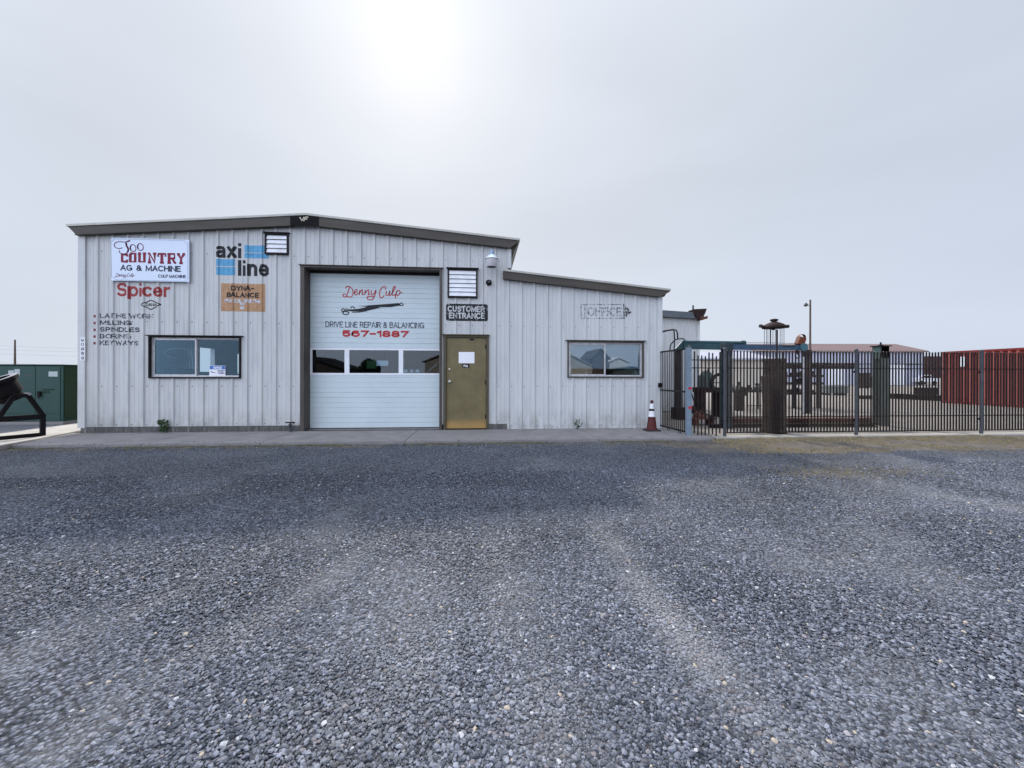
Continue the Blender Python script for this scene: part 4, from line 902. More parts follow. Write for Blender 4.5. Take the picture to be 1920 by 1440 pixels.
# ---- lamp and bell
lp = aty(922, 486, -.28)
lm = thing('wall_lamp', 'white wall lamp with frosted bucket shade under the right end of the gable', 'lamp', (lp.x, 0, lp.z))
s_ = .0123; yv = -.28
g = G(); g.tube([(lp.x, 0, lp.z + .12), (lp.x, -.14, lp.z + .14), (lp.x, -.22, lp.z + .14)], .018, 8); obj('bracket', g, 'lampb', lm, True)
g = G(); g.lathe([(.03, .26), (.045, .25), (.05, .2), (.062, .19), (.065, .12), (.05, .11)], (lp.x, yv, lp.z - .05), n=20); obj('housing', g, 'lampb', lm, True)
g = G(); g.lathe([(.045, .14), (.07, .12), (.12, .07), (.155, .04), (.158, .03), (.15, .028), (.11, .055), (.05, .1)], (lp.x, yv, lp.z - .03), n=28); obj('reflector', g, 'lampw', lm, True)
g = G(); g.lathe([(.14, .03), (.13, -.06), (.105, -.13), (.1, -.14), (.115, -.145)], (lp.x, yv, lp.z - .03), n=28); obj('lamp_shade', g, mat('frosted_plastic', (.52, .50, .52), .4, 0, .05, 8), lm, True)
bp_ = aty(916.5, 530, -.01); be = thing('round_bell', 'small black round bell on the wall below the lamp', 'bell', (bp_.x, 0, bp_.z))
g = G(); g.lathe([(.001, .09), (.04, .085), (.06, .06), (.068, .03), (.066, 0)], (bp_.x, 0, bp_.z), (0, -1, 0), 24); obj('bell_dome', g, 'blk', be, True)
g = G(); g.lathe([(.028, 0), (.026, .012), (.001, .014)], (bp_.x, -.088, bp_.z), (0, -1, 0), 14); obj('centre_cap', g, 'galv', be, True)

# ---- standpipe, weeds, cone
vp = atz(549, 808, .018); vt = thing('water_valve', 'grey standpipe with black tee handle beside the left garage jamb', 'valve', (vp.x, -.1, .018))
g = G(); g.lathe([(.035, 0), (.032, .02), (.026, .03), (.026, .14), (.034, .15), (.034, .165), (.012, .17), (.012, .2)], (vp.x, -.1, .018), n=16); obj('pipe', g, 'galv', vt, True)
g = G(); g.tube([(vp.x - .1, -.1, .222), (vp.x + .1, -.1, .222)], .014, 8); g.tube([(vp.x, -.1, .2), (vp.x, -.1, .222)], .016, 8); obj('tee_handle', g, 'blk', vt, True)
def weed(px, py, h, wdt, label, nleaf, seed, cm='leaf'):
    rr = random.Random(seed); b = atz(px, py, .018); by = -.07; t = thing('weed', label, 'weed', (b.x, by, .018)); g = G(); gs = G()
    for k in range(3): gs.tube([(b.x, by, .018), (b.x + rr.uniform(-.3, .3) * wdt, by + rr.uniform(-.03, .0), .018 + h * rr.uniform(.5, .95))], .004, 5)
    for k in range(nleaf):
        a = rr.uniform(-1, 1); q = Vector((b.x + a * wdt * rr.uniform(.0, .5), by + rr.uniform(-.05, .02), .018 + h * rr.random() ** .8))
        d = Vector((a * 1.0 + rr.uniform(-.4, .4), rr.uniform(-.6, .3), rr.uniform(.0, 1.0))).normalized(); L_ = rr.uniform(.4, 1) * wdt * .42; sd = d.cross(Vector((rr.uniform(-.3, .3), 1, .3))).normalized() * L_ * .32; up = Vector((0, -.2, .3)) * L_ * .2
        g.add([q, q + d * L_ * .4 + sd + up, q + d * L_, q + d * L_ * .4 - sd + up, q + d * L_ * .45], [(0, 1, 4), (1, 2, 4), (0, 4, 3), (4, 2, 3)])
    obj('stem', gs, cm, t); obj('leaves', g, cm, t)
weed(302, 812, .26, .22, 'dark green weed against the foundation under the left window', 70, 3)
weed(1085, 805, .22, .14, 'small upright weed at the foot of the lean-to wall', 26, 5)
cb = atz(1222, 807.5, .018); cn = thing('traffic_cone', 'faded orange and white traffic cone at the lean-to corner', 'cone', (cb.x, cb.y, .018))
g = G(); P = round_rect(cb.x - .165, cb.x + .165, cb.y - .15, cb.y + .15, .03); g.slab(P, .018, .045); obj('base', g, 'coneb', cn, bevel=.006)
def cone_seg(z0, z1, m_, nm, e=0):
    r = lambda z: .112 + (.03 - .112) * (z - .05) / .66
    g = G(); g.lathe([(r(z0) + e, z0), (r(z1) + e, z1)], (cb.x, cb.y, 0), n=28); return obj(nm, g, m_, cn, True)
g = G(); g.lathe([(.13, .045), (.112, .07), (.03, .70), (.024, .712), (.001, .712)], (cb.x, cb.y, 0), n=28); obj('cone_body', g, 'coneo', cn, True)
cone_seg(.34, .47, 'conew', 'reflective_band', .002); cone_seg(.52, .64, 'conew', 'reflective_band', .002)
cone_seg(.48, .51, 'black', 'dark_band', .0012)

# ================================================================== ANNEX AT THE BACK RIGHT
an_y = 4.5; ax1 = aty(1311, 600, an_y).x; ax0 = XLR - .6
an = thing('rear_annex', 'low pale ribbed steel annex with dark roof edge behind the lean-to', 'building', (ax1, an_y, 0))
zr_ = fz(1311, 599, an_y); zl_ = zr_ + (ax1 - ax0) * .045
def topa(x): return zl_ + (zr_ - zl_) * (x - ax0) / (ax1 - ax0)
g, P3 = ribbed(ax0, ax1 - .08, lambda x: 0, topa, aty(1240 + 345 / 18, 600, an_y).x, an_y); obj('wall', g, ['wall', 'black'], an)
g = G(); g.box(ax1 - .09, an_y - .034, -.02, ax1 + .01, an_y, zr_ + .02); g.box(ax0, an_y + .01, 0, ax1 - .02, an_y + .1, zr_ - .05); g.box(ax1 - .015, an_y + .002, 0, ax1 + .009, 11, zr_); obj('corner_trim', g, 'trimw', an)
g = G(); g.prism([(ax0, topa(ax0)), (ax1 + .08, zr_ - .01), (ax1 + .08, zr_ + .21), (ax0, topa(ax0) + .23)], an_y - .18, an_y - .001); obj('fascia', g, mat('blue_grey_fascia', (.09, .105, .12), .5, 0, .2, 4, dirt=(.17, .14, .12), dirt_amt=.6), an)
g = G(); g.prism([(ax0, topa(ax0) + .21), (ax1 + .1, zr_ + .19), (ax1 + .1, zr_ + .21), (ax0, topa(ax0) + .235)], an_y + .002, 11); obj('roof', g, 'roof', an)
rh = thing('rusty_hopper', 'rusty open hopper and beam end on the annex roof corner', 'hopper', (ax1, an_y - .1, zr_))
q = lambda px, py: (aty(px, py, an_y - .2).x, aty(px, py, an_y - .2).z)
g = G(); g.prism([q(1300, 580), q(1324, 579), q(1320, 590), q(1312, 594), q(1305, 597), q(1301, 586)], an_y - .25, an_y + .15); obj('hopper_body', g, 'rustdark', rh)
g = G(); g.prism([q(1312, 594), q(1317, 592), q(1318, 600), q(1312, 600)], an_y - .25, an_y - .1); g.prism([q(1312, 597), q(1324, 593), q(1324, 598), q(1313, 600.5)], an_y - .3, an_y + .1); obj('beam_end', g, 'rust', rh)
g = G(); g.tube([(*q(1301, 580)[:1], an_y - .15, q(1301, 580)[1]), (q(1301, 572)[0], an_y - .15, q(1301, 572)[1])], .03, 8); obj('pin', g, 'galv', rh)
# conduits from the lean-to corner to the crane
def hose(pts, r, label, m_='blk', nm='hose'):
    W = smoothpath([tuple(atd(a, b, Z)) for a, b, Z in pts], 6); g = G(); g.tube(W, r, 6); return tag(obj(nm, g, m_, smooth=True), label, nm.split('_')[-1])
hose([(1240, 623, 10.6), (1254, 619.5, 11.5), (1262, 619, 12.2), (1264, 622, 12.3), (1264.5, 640, 12.3), (1264, 656, 12.3)], .018, 'inner black hose drooping from the lean-to corner to the crane', nm='hose')
hose([(1240, 622, 10.6), (1257, 618.5, 11.5), (1267, 619, 12.2), (1270, 625, 12.3), (1270.5, 636, 12.3)], .02, 'outer black hose arching over to the crane head')
hose([(1256, 657, 12.0), (1258, 646, 12.1), (1267, 637, 12.2), (1279, 635, 12.2), (1284, 637, 12.2)], .018, 'looped black hose behind the crane head')

# ================================================================== FENCE
FY = -1.2
def fxp(px): return aty(px, 704, FY).x
picket_me = None
def picket(x, z0, z1, parent, y=FY):
    g = G(); r = .0102
    g.box(x - r, y - r, z0, x + r, y + r, z1 - .015); g.add([(x - r, y - r, z1 - .015), (x + r, y - r, z1 - .015), (x + r, y + r, z1 - .015), (x - r, y + r, z1 - .015), (x, y, z1)], [(0, 1, 4), (1, 2, 4), (2, 3, 4), (3, 0, 4)])
    return obj('picket', g, 'fence', parent)
FG = 'black picket fence sections along the yard'
zA, zM, zB_ = fz(1600, 691, FY), fz(1600, 780.5, FY), fz(1600, 809, FY)
def rail(x0, x1, z, parent, w_=.02):
    g = G(); g.box(x0, FY + .0103, z - w_ / 2, x1, FY + .034, z + w_ / 2); return obj('rail', g, 'fence', parent)
def post(x, parent, ztop=1.86, r=.032):
    g = G(); g.lathe([(r, -.05), (r, ztop - .03), (r + .004, ztop - .03), (r + .003, ztop - .01), (r * .5, ztop + .01), (.001, ztop + .015)], (x, FY - .02, 0), n=16); o = obj('post', g, 'galv', parent, True)
    for z in (fz(1600, 697, FY), fz(1600, 787, FY)):
        g = G(); g.box(x - .055, FY - .025, z - .02, x + .055, FY + .02, z + .02); obj('bracket', g, 'blk', o)
    return o
def mesh_wires(x0, x1, z0, z1, parent, y=FY + .045, step=.052):
    g = G(); s = step; L_ = z1 - z0
    k = x0 - L_
    while k < x1:
        for sgn in (1,):
            # wire through (k,z0) rising with slope
            if sgn == 1: a = (k, z0); b = (k + L_, z1)
            else: a = (k, z1); b = (k + L_, z0)
            def clipx(p_, q_):
                (ax, az), (bx, bz) = p_, q_
                if bx <= x0 or ax >= x1: return None
                if ax < x0: az = az + (bz - az) * (x0 - ax) / (bx - ax); ax = x0
                if bx > x1: bz = az + (bz - az) * (x1 - ax) / (bx - ax); bx = x1
                return (ax, az), (bx, bz)
            c_ = clipx(a, b)
            if c_: g.bar((c_[0][0], y + .003 * sgn, c_[0][1]), (c_[1][0], y + .003 * sgn, c_[1][1]),  .0018, .0018, up=(0, 1, 0))
        k += s
    return obj('wire_mesh', g, 'wire', parent)
secs = [(1358, 1604, 'black picket fence section behind the rusty cylinder, from the blue post side to the middle galvanised post'), (1604, 1838, 'black picket fence section in front of the capped column'), (1838, 2080, 'black picket fence section in front of the red container at the right edge')]
labs = ['black picket section between the two galvanised posts in front of the rusty cylinder', 'black picket section in front of the grey capped column', 'black picket section at the right edge before the red container']
for (a, b, _), lb in zip(secs, labs):
    x0, x1 = fxp(a), fxp(b); f = thing('picket_fence', lb, 'fence', (x0, FY, 0), FG)
    k = int(round((x1 - x0) / .0735)); 
    for i in range(1, k):
        picket(x0 + (x1 - x0) * i / k, zB_ - .01 + random.uniform(-.003, .003), 1.82 + random.uniform(-.008, .01), f)
    for z in (zA, zM, zB_): rail(x0 + .02, x1 - .02, z, f)
    post(x1 if a != 1838 else x1, f)
    if a == 1358: post(x0, f, 1.86)
    mesh_wires(x0 + .03, x1 - .03, .04, 1.7, f)
# broken section between the blue post and the first galvanised post
f = thing('picket_fence', 'short uneven black picket section with ragged tops beside the pale blue post', 'fence', (fxp(1300), FY, 0), FG)
x0, x1 = fxp(1302), fxp(1354); hts = [(658, 812), (666, 822), (666, 822), (667, 822), (660, 814), (661, 814), (667, 822), (659, 813)]
for i, (t, b_) in enumerate(hts):
    x = x0 + (x1 - x0 - .05) * i / 7; picket(x, max(-.06, fz(1330, b_, FY)), fz(1330, t, FY), f)
for z in (fz(1330, 675, FY), zA): rail(x0 - .05, x1, z, f)
# pale blue post
bx = fxp(1291); bp2 = thing('steel_post', 'pale blue square steel post with two red tape bands at the gate', 'post', (bx, FY, 0))
g = G(); r = .046; g.box(bx - r, FY - r, -.06, bx + r, FY + r, fz(1291, 652, FY)); shaft = obj('post_shaft', g, 'bluepost', bp2, bevel=.006)
g = G(); g.lathe([(.05, 0), (.04, .03), (.02, .05), (.001, .055)], (bx + .01, FY, fz(1291, 652, FY)), n=10); obj('post_cap', g, 'galv', bp2)
for py in (728, 764):
    z = fz(1291, py, FY); g = G(); g.box(bx - .03, FY - r - .002, z - .025, bx + .05, FY - r - .0005, z + .025); obj('tape_band', g, 'red', bp2)
hose([(1296, 735, 8.3), (1302, 755, 8.6), (1310, 770, 8.9), (1318, 774, 9.1), (1332, 780, 9.3)], .012, 'thin black cable hanging from the pale blue post', nm='cable')
# gate leaf standing open from the lean-to corner
ga = atd(1239, 700, 9.45); gb_ = atd(1284, 700, 8.45); ga = Vector((ga.x, ga.y, 0)); gb_ = Vector((gb_.x, gb_.y, 0))
gt = thing('yard_gate', 'narrow black picket gate leaf between the cone and the pale blue post', 'gate', (ga.x, ga.y, 0))
for i in range(14):
    t = i / 13; q = ga.lerp(gb_, t); low = .02 if i not in (4, 5, 10, 11) else -.04; g = G(); r = .0065; g.box(q.x - r, q.y - r, .06 + (low - .02) * 1.5, q.x + r, q.y + r, 1.83 + .02 * math.sin(i * 1.3)); obj('picket', g, 'fence', gt)
for z in (.08, .93, 1.84):
    g = G(); g.bar((ga.x, ga.y, z), (gb_.x, gb_.y, z), .03, .035); obj('rail', g, 'fence', gt)
g = G(); g.box(ga.x - .07, ga.y - .05, 1.0, ga.x + .01, ga.y + .0, 1.1); obj('latch', g, 'blk', gt)

# ================================================================== YARD OBJECTS
def D3(px, py, Z): return atd(px, py, Z)
YZ = -.035
def depth_at(px, py, z=YZ): return (atz(px, py, z) - CAMP).dot(F0)
# jib crane
mb = atz(1271, 786, YZ); Zc = depth_at(1271, 786); cr0 = thing('jib_crane', 'teal jib crane with long level boom above the fence', 'crane', (mb.x, mb.y, YZ))
g = G(); w_ = .085; g.box(mb.x - w_, mb.y - w_, YZ, mb.x + w_, mb.y + w_, D3(1271, 654, Zc).z); obj('mast', g, 'darksteel', cr0, bevel=.01)
g = G(); g.box(mb.x - .14, mb.y - .18, YZ, mb.x + .3, mb.y + .18, YZ + .35); g.lathe([(.12, 0), (.12, .25)], (mb.x + .2, mb.y - .19, YZ + .3), (1, .2, 0), 14); obj('motor', g, 'rustdark', cr0, bevel=.01)
Zb = Zc - .15; e0 = D3(1281, 649, Zb); e1 = D3(1360, 650.5, Zb); e2 = D3(1512, 652, Zb)
g = G(); g.bar(e0, e1, .14, .17); obj('boom', g, 'teal', cr0, bevel=.008)
g = G(); g.bar(e1, e2, .12, .15); obj('boom_tip', g, 'blue', cr0, bevel=.008, label='blue outer half of the boom')
g = G(); a, b = D3(1283, 641.5, Zb), D3(1393, 643, Zb); g.tube([a, b], .05, 12); g.tube([D3(1391, 643, Zb), D3(1397, 643, Zb)], .072, 12); obj('cylinder', g, 'teal', cr0, True)
g = G(); hp = [D3(1266, 654, Zb), D3(1281, 638, Zb), D3(1287, 638, Zb), D3(1287, 656, Zb), D3(1266, 657, Zb)]; g.prism([(q.x, q.z) for q in hp], hp[0].y - .03, hp[0].y + .03); obj('head_plate', g, 'teal', cr0)
g = G(); g.tube([D3(1397, 642, Zb), D3(1440, 642.5, Zb), D3(1492, 644, Zb)], .006, 5); obj('cable', g, 'galv', cr0)
g = G(); g.tube([D3(1466, 648, Zb - .08), D3(1492, 648, Zb - .08)], .02, 8); obj('rod', g, 'galv', cr0)
g = G(); c = D3(1507, 651, Zb - .09); g.lathe([(.001, -.03), (.115, -.03), (.115, .03), (.001, .03)], c, (0, 1, 0), 20); obj('cheek_plate', g, mat('light_teal', (.05, .12, .15), .5, 0, .2, 8), cr0)
g = G(); a = D3(1498, 647, Zb - .02); b = D3(1503, 633, Zb - .02); g.bar(a, b, .17, .2); g.lathe([(.1, -.05), (.1, .05)], b, (0, 1, 0), 14); g.bar(D3(1494, 650, Zb), D3(1498, 634, Zb), .07, .1)
obj('hook_block', g, 'orange', cr0, bevel=.012)
g = G(); g.tube([D3(1493, 647, Zb - .02), D3(1494, 656, Zb - .02), D3(1496, 664, Zb - .02)], .025, 8); g.tube(smoothpath([tuple(D3(1496, 664, Zb)), tuple(D3(1499, 668, Zb)), tuple(D3(1495, 672, Zb)), tuple(D3(1491, 669, Zb))], 4), .018, 8); obj('hook', g, 'rustdark', cr0, True)
g = G()
def hbeam(g, x, y, z0, z1, w_, d, t=.02):
    g.box(x - w_ / 2, y - d / 2, z0, x + w_ / 2, y - d / 2 + t, z1); g.box(x - w_ / 2, y + d / 2 - t, z0, x + w_ / 2, y + d / 2, z1); g.box(x - t / 2, y - d / 2 + t, z0, x + t / 2, y + d / 2 - t, z1)
c = atz(1362, 803, YZ); Z_ = depth_at(1362, 803); g = G(); hbeam(g, c.x, c.y, YZ, D3(1362, 646, Z_).z, .2, .18); g.box(c.x - .11, c.y - .1, D3(1362, 655, Z_).z, c.x + .11, c.y + .1, D3(1362, 644, Z_).z)
tag(obj('steel_column', g, mat('dark_teal_column', (.03, .045, .055), .5, 0, .3, 6, dirt=(.07, .05, .04), dirt_amt=.5), bevel=.004), 'dark teal steel column under the crane boom beside a galvanised post', 'column')
c = atz(1513, 775, YZ); Z_ = depth_at(1513, 775); g = G(); ht = D3(1513, 656, Z_).z; g.box(c.x - .1, c.y - .1, YZ, c.x + .1, c.y + .1, ht); 
o = tag(obj('steel_column', g, 'darksteel', bevel=.01), 'dark square steel column under the tip of the crane boom', 'column')
g = G(); g.box(c.x - .19, c.y - .06, YZ + .02, c.x - .105, c.y + .02, ht - .25); obj('side_channel', g, 'alu', o)
# rusty cylinder with rod cage and conical cap
c = atz(1451, 814, YZ); Z_ = depth_at(1451, 814) + .25; c = CAMP + (c - CAMP) * (Z_ / (Z_ - .25)); c.z = YZ; R_ = .235
rc = thing('rusty_cylinder', 'tall dark rusty steel cylinder with cage of rods and conical cap', 'machine', (c.x, c.y, YZ))
zt0 = D3(1451, 673, Z_).z; g = G(); g.lathe([(R_ + .02, 0), (R_ + .02, .08), (R_, .09), (R_ - .01, .6), (R_ + .02, 1.2 - YZ), (R_ + .02, 1.3), (R_ - .01, 1.32), (R_ - .015, zt0 - YZ - .05), (R_ + .01, zt0 - YZ - .05), (R_ + .01, zt0 - YZ), (.001, zt0 - YZ)], (c.x, c.y, YZ), n=32); obj('shell', g, 'rustdark', rc, True)
zc0 = D3(1451, 615.5, Z_).z; zc1 = D3(1451, 598, Z_).z
for k in range(8):
    t = 2 * math.pi * (k + .3) / 8; rr_ = .19; g = G(); g.tube([(c.x + rr_ * math.cos(t), c.y + rr_ * math.sin(t), zt0 - .03), (c.x + rr_ * math.cos(t), c.y + rr_ * math.sin(t), zc0 + .02)], .006, 6); obj('rod', g, 'galv', rc)
for px, rr_, tp in ((1444, .014, 612), (1457, .02, 618)):
    q = D3(px, 690, Z_); g = G(); g.tube([(q.x, c.y, zt0 - .02), (q.x, c.y, D3(px, tp, Z_).z)], rr_, 8); obj('pipe', g, 'galv' if px < 1450 else 'darksteel', rc, True)
g = G(); g.lathe([(.001, 0), (.24, 0), (.25, .02), (.24, .05), (.17, .10), (.10, .13), (.055, .15), (.05, .165), (.08, .17), (.085, .20), (.05, .215), (.001, .22)], (c.x, c.y, zc0), n=28); obj('cap', g, 'rustdark', rc, True)
for sgn in (-1, 1):
    g = G(); g.tube([(c.x + sgn * .2, c.y, zc0 + .03), (c.x + sgn * .30, c.y, zc0 + .045)], .028, 10); g.tube([(c.x + sgn * .30, c.y, zc0 + .045), (c.x + sgn * .35, c.y, zc0 + .05)], .04, 10); obj('lug', g, 'darksteel', rc, True)
g = G(); g.tube([(c.x - .02, c.y, zc0 + .0), (c.x - .02, c.y, zc0 - .04)], .035, 10); obj('lower_boss', g, 'darksteel', rc)
# capped column
c = atz(1651, 798, YZ); Z_ = depth_at(1651, 798); g = G(); ht = D3(1651, 650, Z_).z; hbeam(g, c.x, c.y, YZ, ht, .23, .24)
cc = thing('capped_column', 'grey-green steel column with flat cap plate and short pin', 'column', (c.x, c.y, YZ)); obj('column_shaft', g, 'hpost', cc, bevel=.004)
g = G(); g.box(c.x - .115, c.y - .12, ht - .32, c.x + .115, c.y + .12, ht); obj('sleeve', g, mat('sleeve_green', (.09, .13, .12), .5, 0, .15, 5), cc, bevel=.005)
g = G(); g.box(c.x - .155, c.y - .15, ht, c.x + .155, c.y + .15, ht + .025); obj('cap_plate', g, 'blk', cc)
g = G(); g.lathe([(.06, 0), (.05, .02), (.02, .03), (.02, .09)], (c.x, c.y, ht + .025), n=10); obj('pin', g, 'blk', cc)
# red shipping container
Zf = 19.5; c0 = atd(1767, 700, Zf); z0 = -.1; z1 = 2.49; dv = (F0 - R0 * -.0).copy(); dv = (F0 * 1.0 + R0 * (-34 / 740)).normalized() * -1   # towards the camera
sd = Vector((dv.y, -dv.x, 0)) * -1
if sd.x < 0: sd = -sd
ct_ = thing('shipping_container', 'red corrugated shipping container behind the fence at the right', 'container', (c0.x, c0.y, z0))
def cpt(a, b, z): q = Vector((c0.x, c0.y, 0)) + dv * a + sd * b; return (q.x, q.y, z)
LEN = 6.06; g = G(); a = .12; pts = [(0, 0)]
prof = []
while a < LEN - .15:
    for da, dd in ((0, .05), (.08, .05), (.135, 0), (.222, 0)): prof.append((a + da, dd))
    a += .278
prof.append((LEN - .12, .045)); prof = [q for q in prof if q[0] <= LEN - .12]
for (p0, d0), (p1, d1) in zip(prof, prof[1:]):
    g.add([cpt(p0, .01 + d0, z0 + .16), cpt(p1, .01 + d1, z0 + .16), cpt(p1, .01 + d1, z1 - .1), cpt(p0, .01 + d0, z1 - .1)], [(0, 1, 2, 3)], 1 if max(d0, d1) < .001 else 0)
obj('side_panel', g, ['cont', mat('sunlit_ridge_red', (.36, .085, .07), .8, 0, .15, 3, (1, 1, .4), dirt=(.25, .05, .04), dirt_amt=.6)], ct_)  # lighter red on the outer ridges paints in their sunlit stripes
g = G()
def cbox(g, a0, a1, b0, b1, za_, zb_): 
    vs = [cpt(a0, b0, za_), cpt(a1, b0, za_), cpt(a1, b1, za_), cpt(a0, b1, za_), cpt(a0, b0, zb_), cpt(a1, b0, zb_), cpt(a1, b1, zb_), cpt(a0, b1, zb_)]
    g.add(vs, [(0, 3, 2, 1), (4, 5, 6, 7), (0, 1, 5, 4), (1, 2, 6, 5), (2, 3, 7, 6), (3, 0, 4, 7)])
for a_ in (0, LEN - .12):
    for b_ in (0, 2.32): cbox(g, a_, a_ + .12, b_, b_ + .12, z0, z1)
cbox(g, .12, LEN - .12, 0, .06, z0, z0 + .16); cbox(g, .12, LEN - .12, 0, .06, z1 - .1, z1); cbox(g, .12, LEN - .12, 2.38, 2.44, z0, z0 + .16); cbox(g, .12, LEN - .12, 2.38, 2.44, z1 - .1, z1)
obj('frame', g, 'cont', ct_, bevel=.008)
g = G(); cbox(g, .12, LEN - .12, .061, 2.379, z1 - .06, z1 - .02); cbox(g, .121, LEN - .121, 2.39, 2.42, z0 + .16, z1 - .1); cbox(g, .02, .06, .12, 2.32, z0, z1); cbox(g, LEN - .06, LEN - .02, .12, 2.32, z0, z1); cbox(g, .12, LEN - .12, .061, 2.379, z0 + .1, z0 + .15); obj('shell', g, 'cont', ct_)
g = G(); a_ = .278 * 3 - .05; cbox(g, .75, .98, -.002, .009, z1 - .75, z1 - .28); obj('plate', g, 'white', ct_)

# far buildings
def far_hall(label, name, pxl, pxr, py_eave, py_base, Z, half, rise, wallm, roofm, doors=(), roof_over=.4):
    a = atd(pxl, 700, Z); b = atd(pxr, 700, Z); ez = atd((pxl + pxr) / 2, py_eave, Z).z; t = thing(name, label, 'building', (b.x, b.y, -.1))
    U = (b - a); U.z = 0; Lg = U.length; U.normalize(); Vv = Vector((-U.y, U.x, 0))
    if Vv.dot(F0) < 0: Vv = -Vv
    def P_(u, v, z): q = Vector((a.x, a.y, 0)) + U * u + Vv * v; return (q.x, q.y, z)
    g = G(); vs = []
    W_2 = 2 * half
    g.add([P_(0, 0, -.1), P_(Lg, 0, -.1), P_(Lg, 0, ez), P_(0, 0, ez)], [(0, 1, 2, 3)]); g.add([P_(0, W_2, -.1), P_(Lg, W_2, -.1), P_(Lg, W_2, ez), P_(0, W_2, ez)], [(0, 1, 2, 3)])
    for u in (0, Lg): g.add([P_(u, 0, -.1), P_(u, W_2, -.1), P_(u, W_2, ez), P_(u, half, ez + rise), P_(u, 0, ez)], [(0, 1, 2, 3, 4)])
    obj('wall', g, wallm, t)
    g = G(); o_ = roof_over; s_ = rise / half
    for v0, v1, za_, zb_ in ((-o_, half, ez - o_ * s_, ez + rise), (W_2 + o_, half, ez - o_ * s_, ez + rise)):
        g.add([P_(-o_, v0, za_ + .03), P_(Lg + o_, v0, za_ + .03), P_(Lg + o_, v1, zb_ + .03), P_(-o_, v1, zb_ + .03), P_(-o_, v0, za_ + .2), P_(Lg + o_, v0, za_ + .2), P_(Lg + o_, v1, zb_ + .2), P_(-o_, v1, zb_ + .2)],
              [(0, 1, 2, 3), (7, 6, 5, 4), (0, 4, 5, 1), (1, 5, 6, 2), (0, 3, 7, 4)])
    obj('roof', g, roofm, t)
    for (u0, u1, zz0, zz1, nm, mm2) in doors:
        g = G(); g.add([P_(u0, -.06, zz0), P_(u1, -.06, zz0), P_(u1, -.06, zz1), P_(u0, -.06, zz1), P_(u0, -.001, zz0), P_(u1, -.001, zz0), P_(u1, -.001, zz1), P_(u0, -.001, zz1)], [(0, 1, 2, 3), (0, 4, 5, 1), (1, 5, 6, 2), (2, 6, 7, 3), (3, 7, 4, 0)]); obj(nm, g, mm2, t)
    return t
far_hall('long white shed with pinkish roof behind the yard', 'storage_shed', 1420, 1732, 659, 720, 60, 4.8, 1.35, 'lav', 'pink', [(6 + k * 4.6, 8.6 + k * 4.6, -.1, 3.1, 'shed_door', 'white' if k % 2 else 'greyroof') for k in range(4)] + [(.0, 25, 3.05, 3.2, 'wall_band', 'dark')])
far_hall('tan low building with grey roof behind the crane boom', 'low_building', 1316, 1440, 674, 735, 42, 4.5, .9, 'tan', 'greyroof', [(2.0, 3.2, -.1, 2.0, 'building_door', 'brown')])
far_hall('white low hall with tan roof behind the broken pickets', 'low_building', 1285, 1345, 692, 725, 55, 4, .7, 'lav', 'tan', [])
# poles
c = atz(1519, 712, YZ) ; Z_ = 56; b0 = atd(1519, 704, Z_); ht = atd(1519, 562, Z_).z
pl = thing('light_pole', 'tall dark wooden pole with small lamp left of its top', 'pole', (b0.x, b0.y, YZ)); g = G(); g.tube([(b0.x, b0.y, YZ), (b0.x, b0.y, ht)], [.15, .11], 10); obj('pole_shaft', g, 'wood', pl, True)
q = atd(1511, 571, Z_); g = G(); g.tube([(b0.x, b0.y, q.z - .3), (q.x + .1, q.y, q.z + .1)], .03, 6); g.lathe([(.1, .22), (.12, .2), (.3, -.05), (.28, -.1), (.12, -.28), (.001, -.3)], (q.x, q.y, q.z), n=14); obj('lamp_head', g, 'galv', pl, True)
b0 = atd(28, 704, 60); ht = atd(28, 637, 60).z; g = G(); g.tube([(b0.x, b0.y, YZ), (b0.x, b0.y, ht)], [.16, .09], 10); pl2 = thing('utility_pole', 'slim grey pole beyond the green cabinet', 'pole', (b0.x, b0.y, YZ)); obj('pole_shaft', g, 'wood', pl2, True)
for k_, (ya, yb) in enumerate(((645, 651), (652, 657), (661, 664), (677, 683))):
    g = G(); A_ = atd(-60, ya, 52); B_ = atd(330, yb + 3, 75); pts = []
    for i in range(13):
        t = i / 12; q = A_.lerp(B_, t); q.z -= .8 * 4 * t * (1 - t) * .4; pts.append(q)
    g.tube(pts, .009, 4); tag(obj('power_line', g, 'galv'), ['topmost', 'second', 'third', 'lowest'][k_] + ' thin wire crossing the sky above the green cabinet', 'wire', 'thin wires at the left')

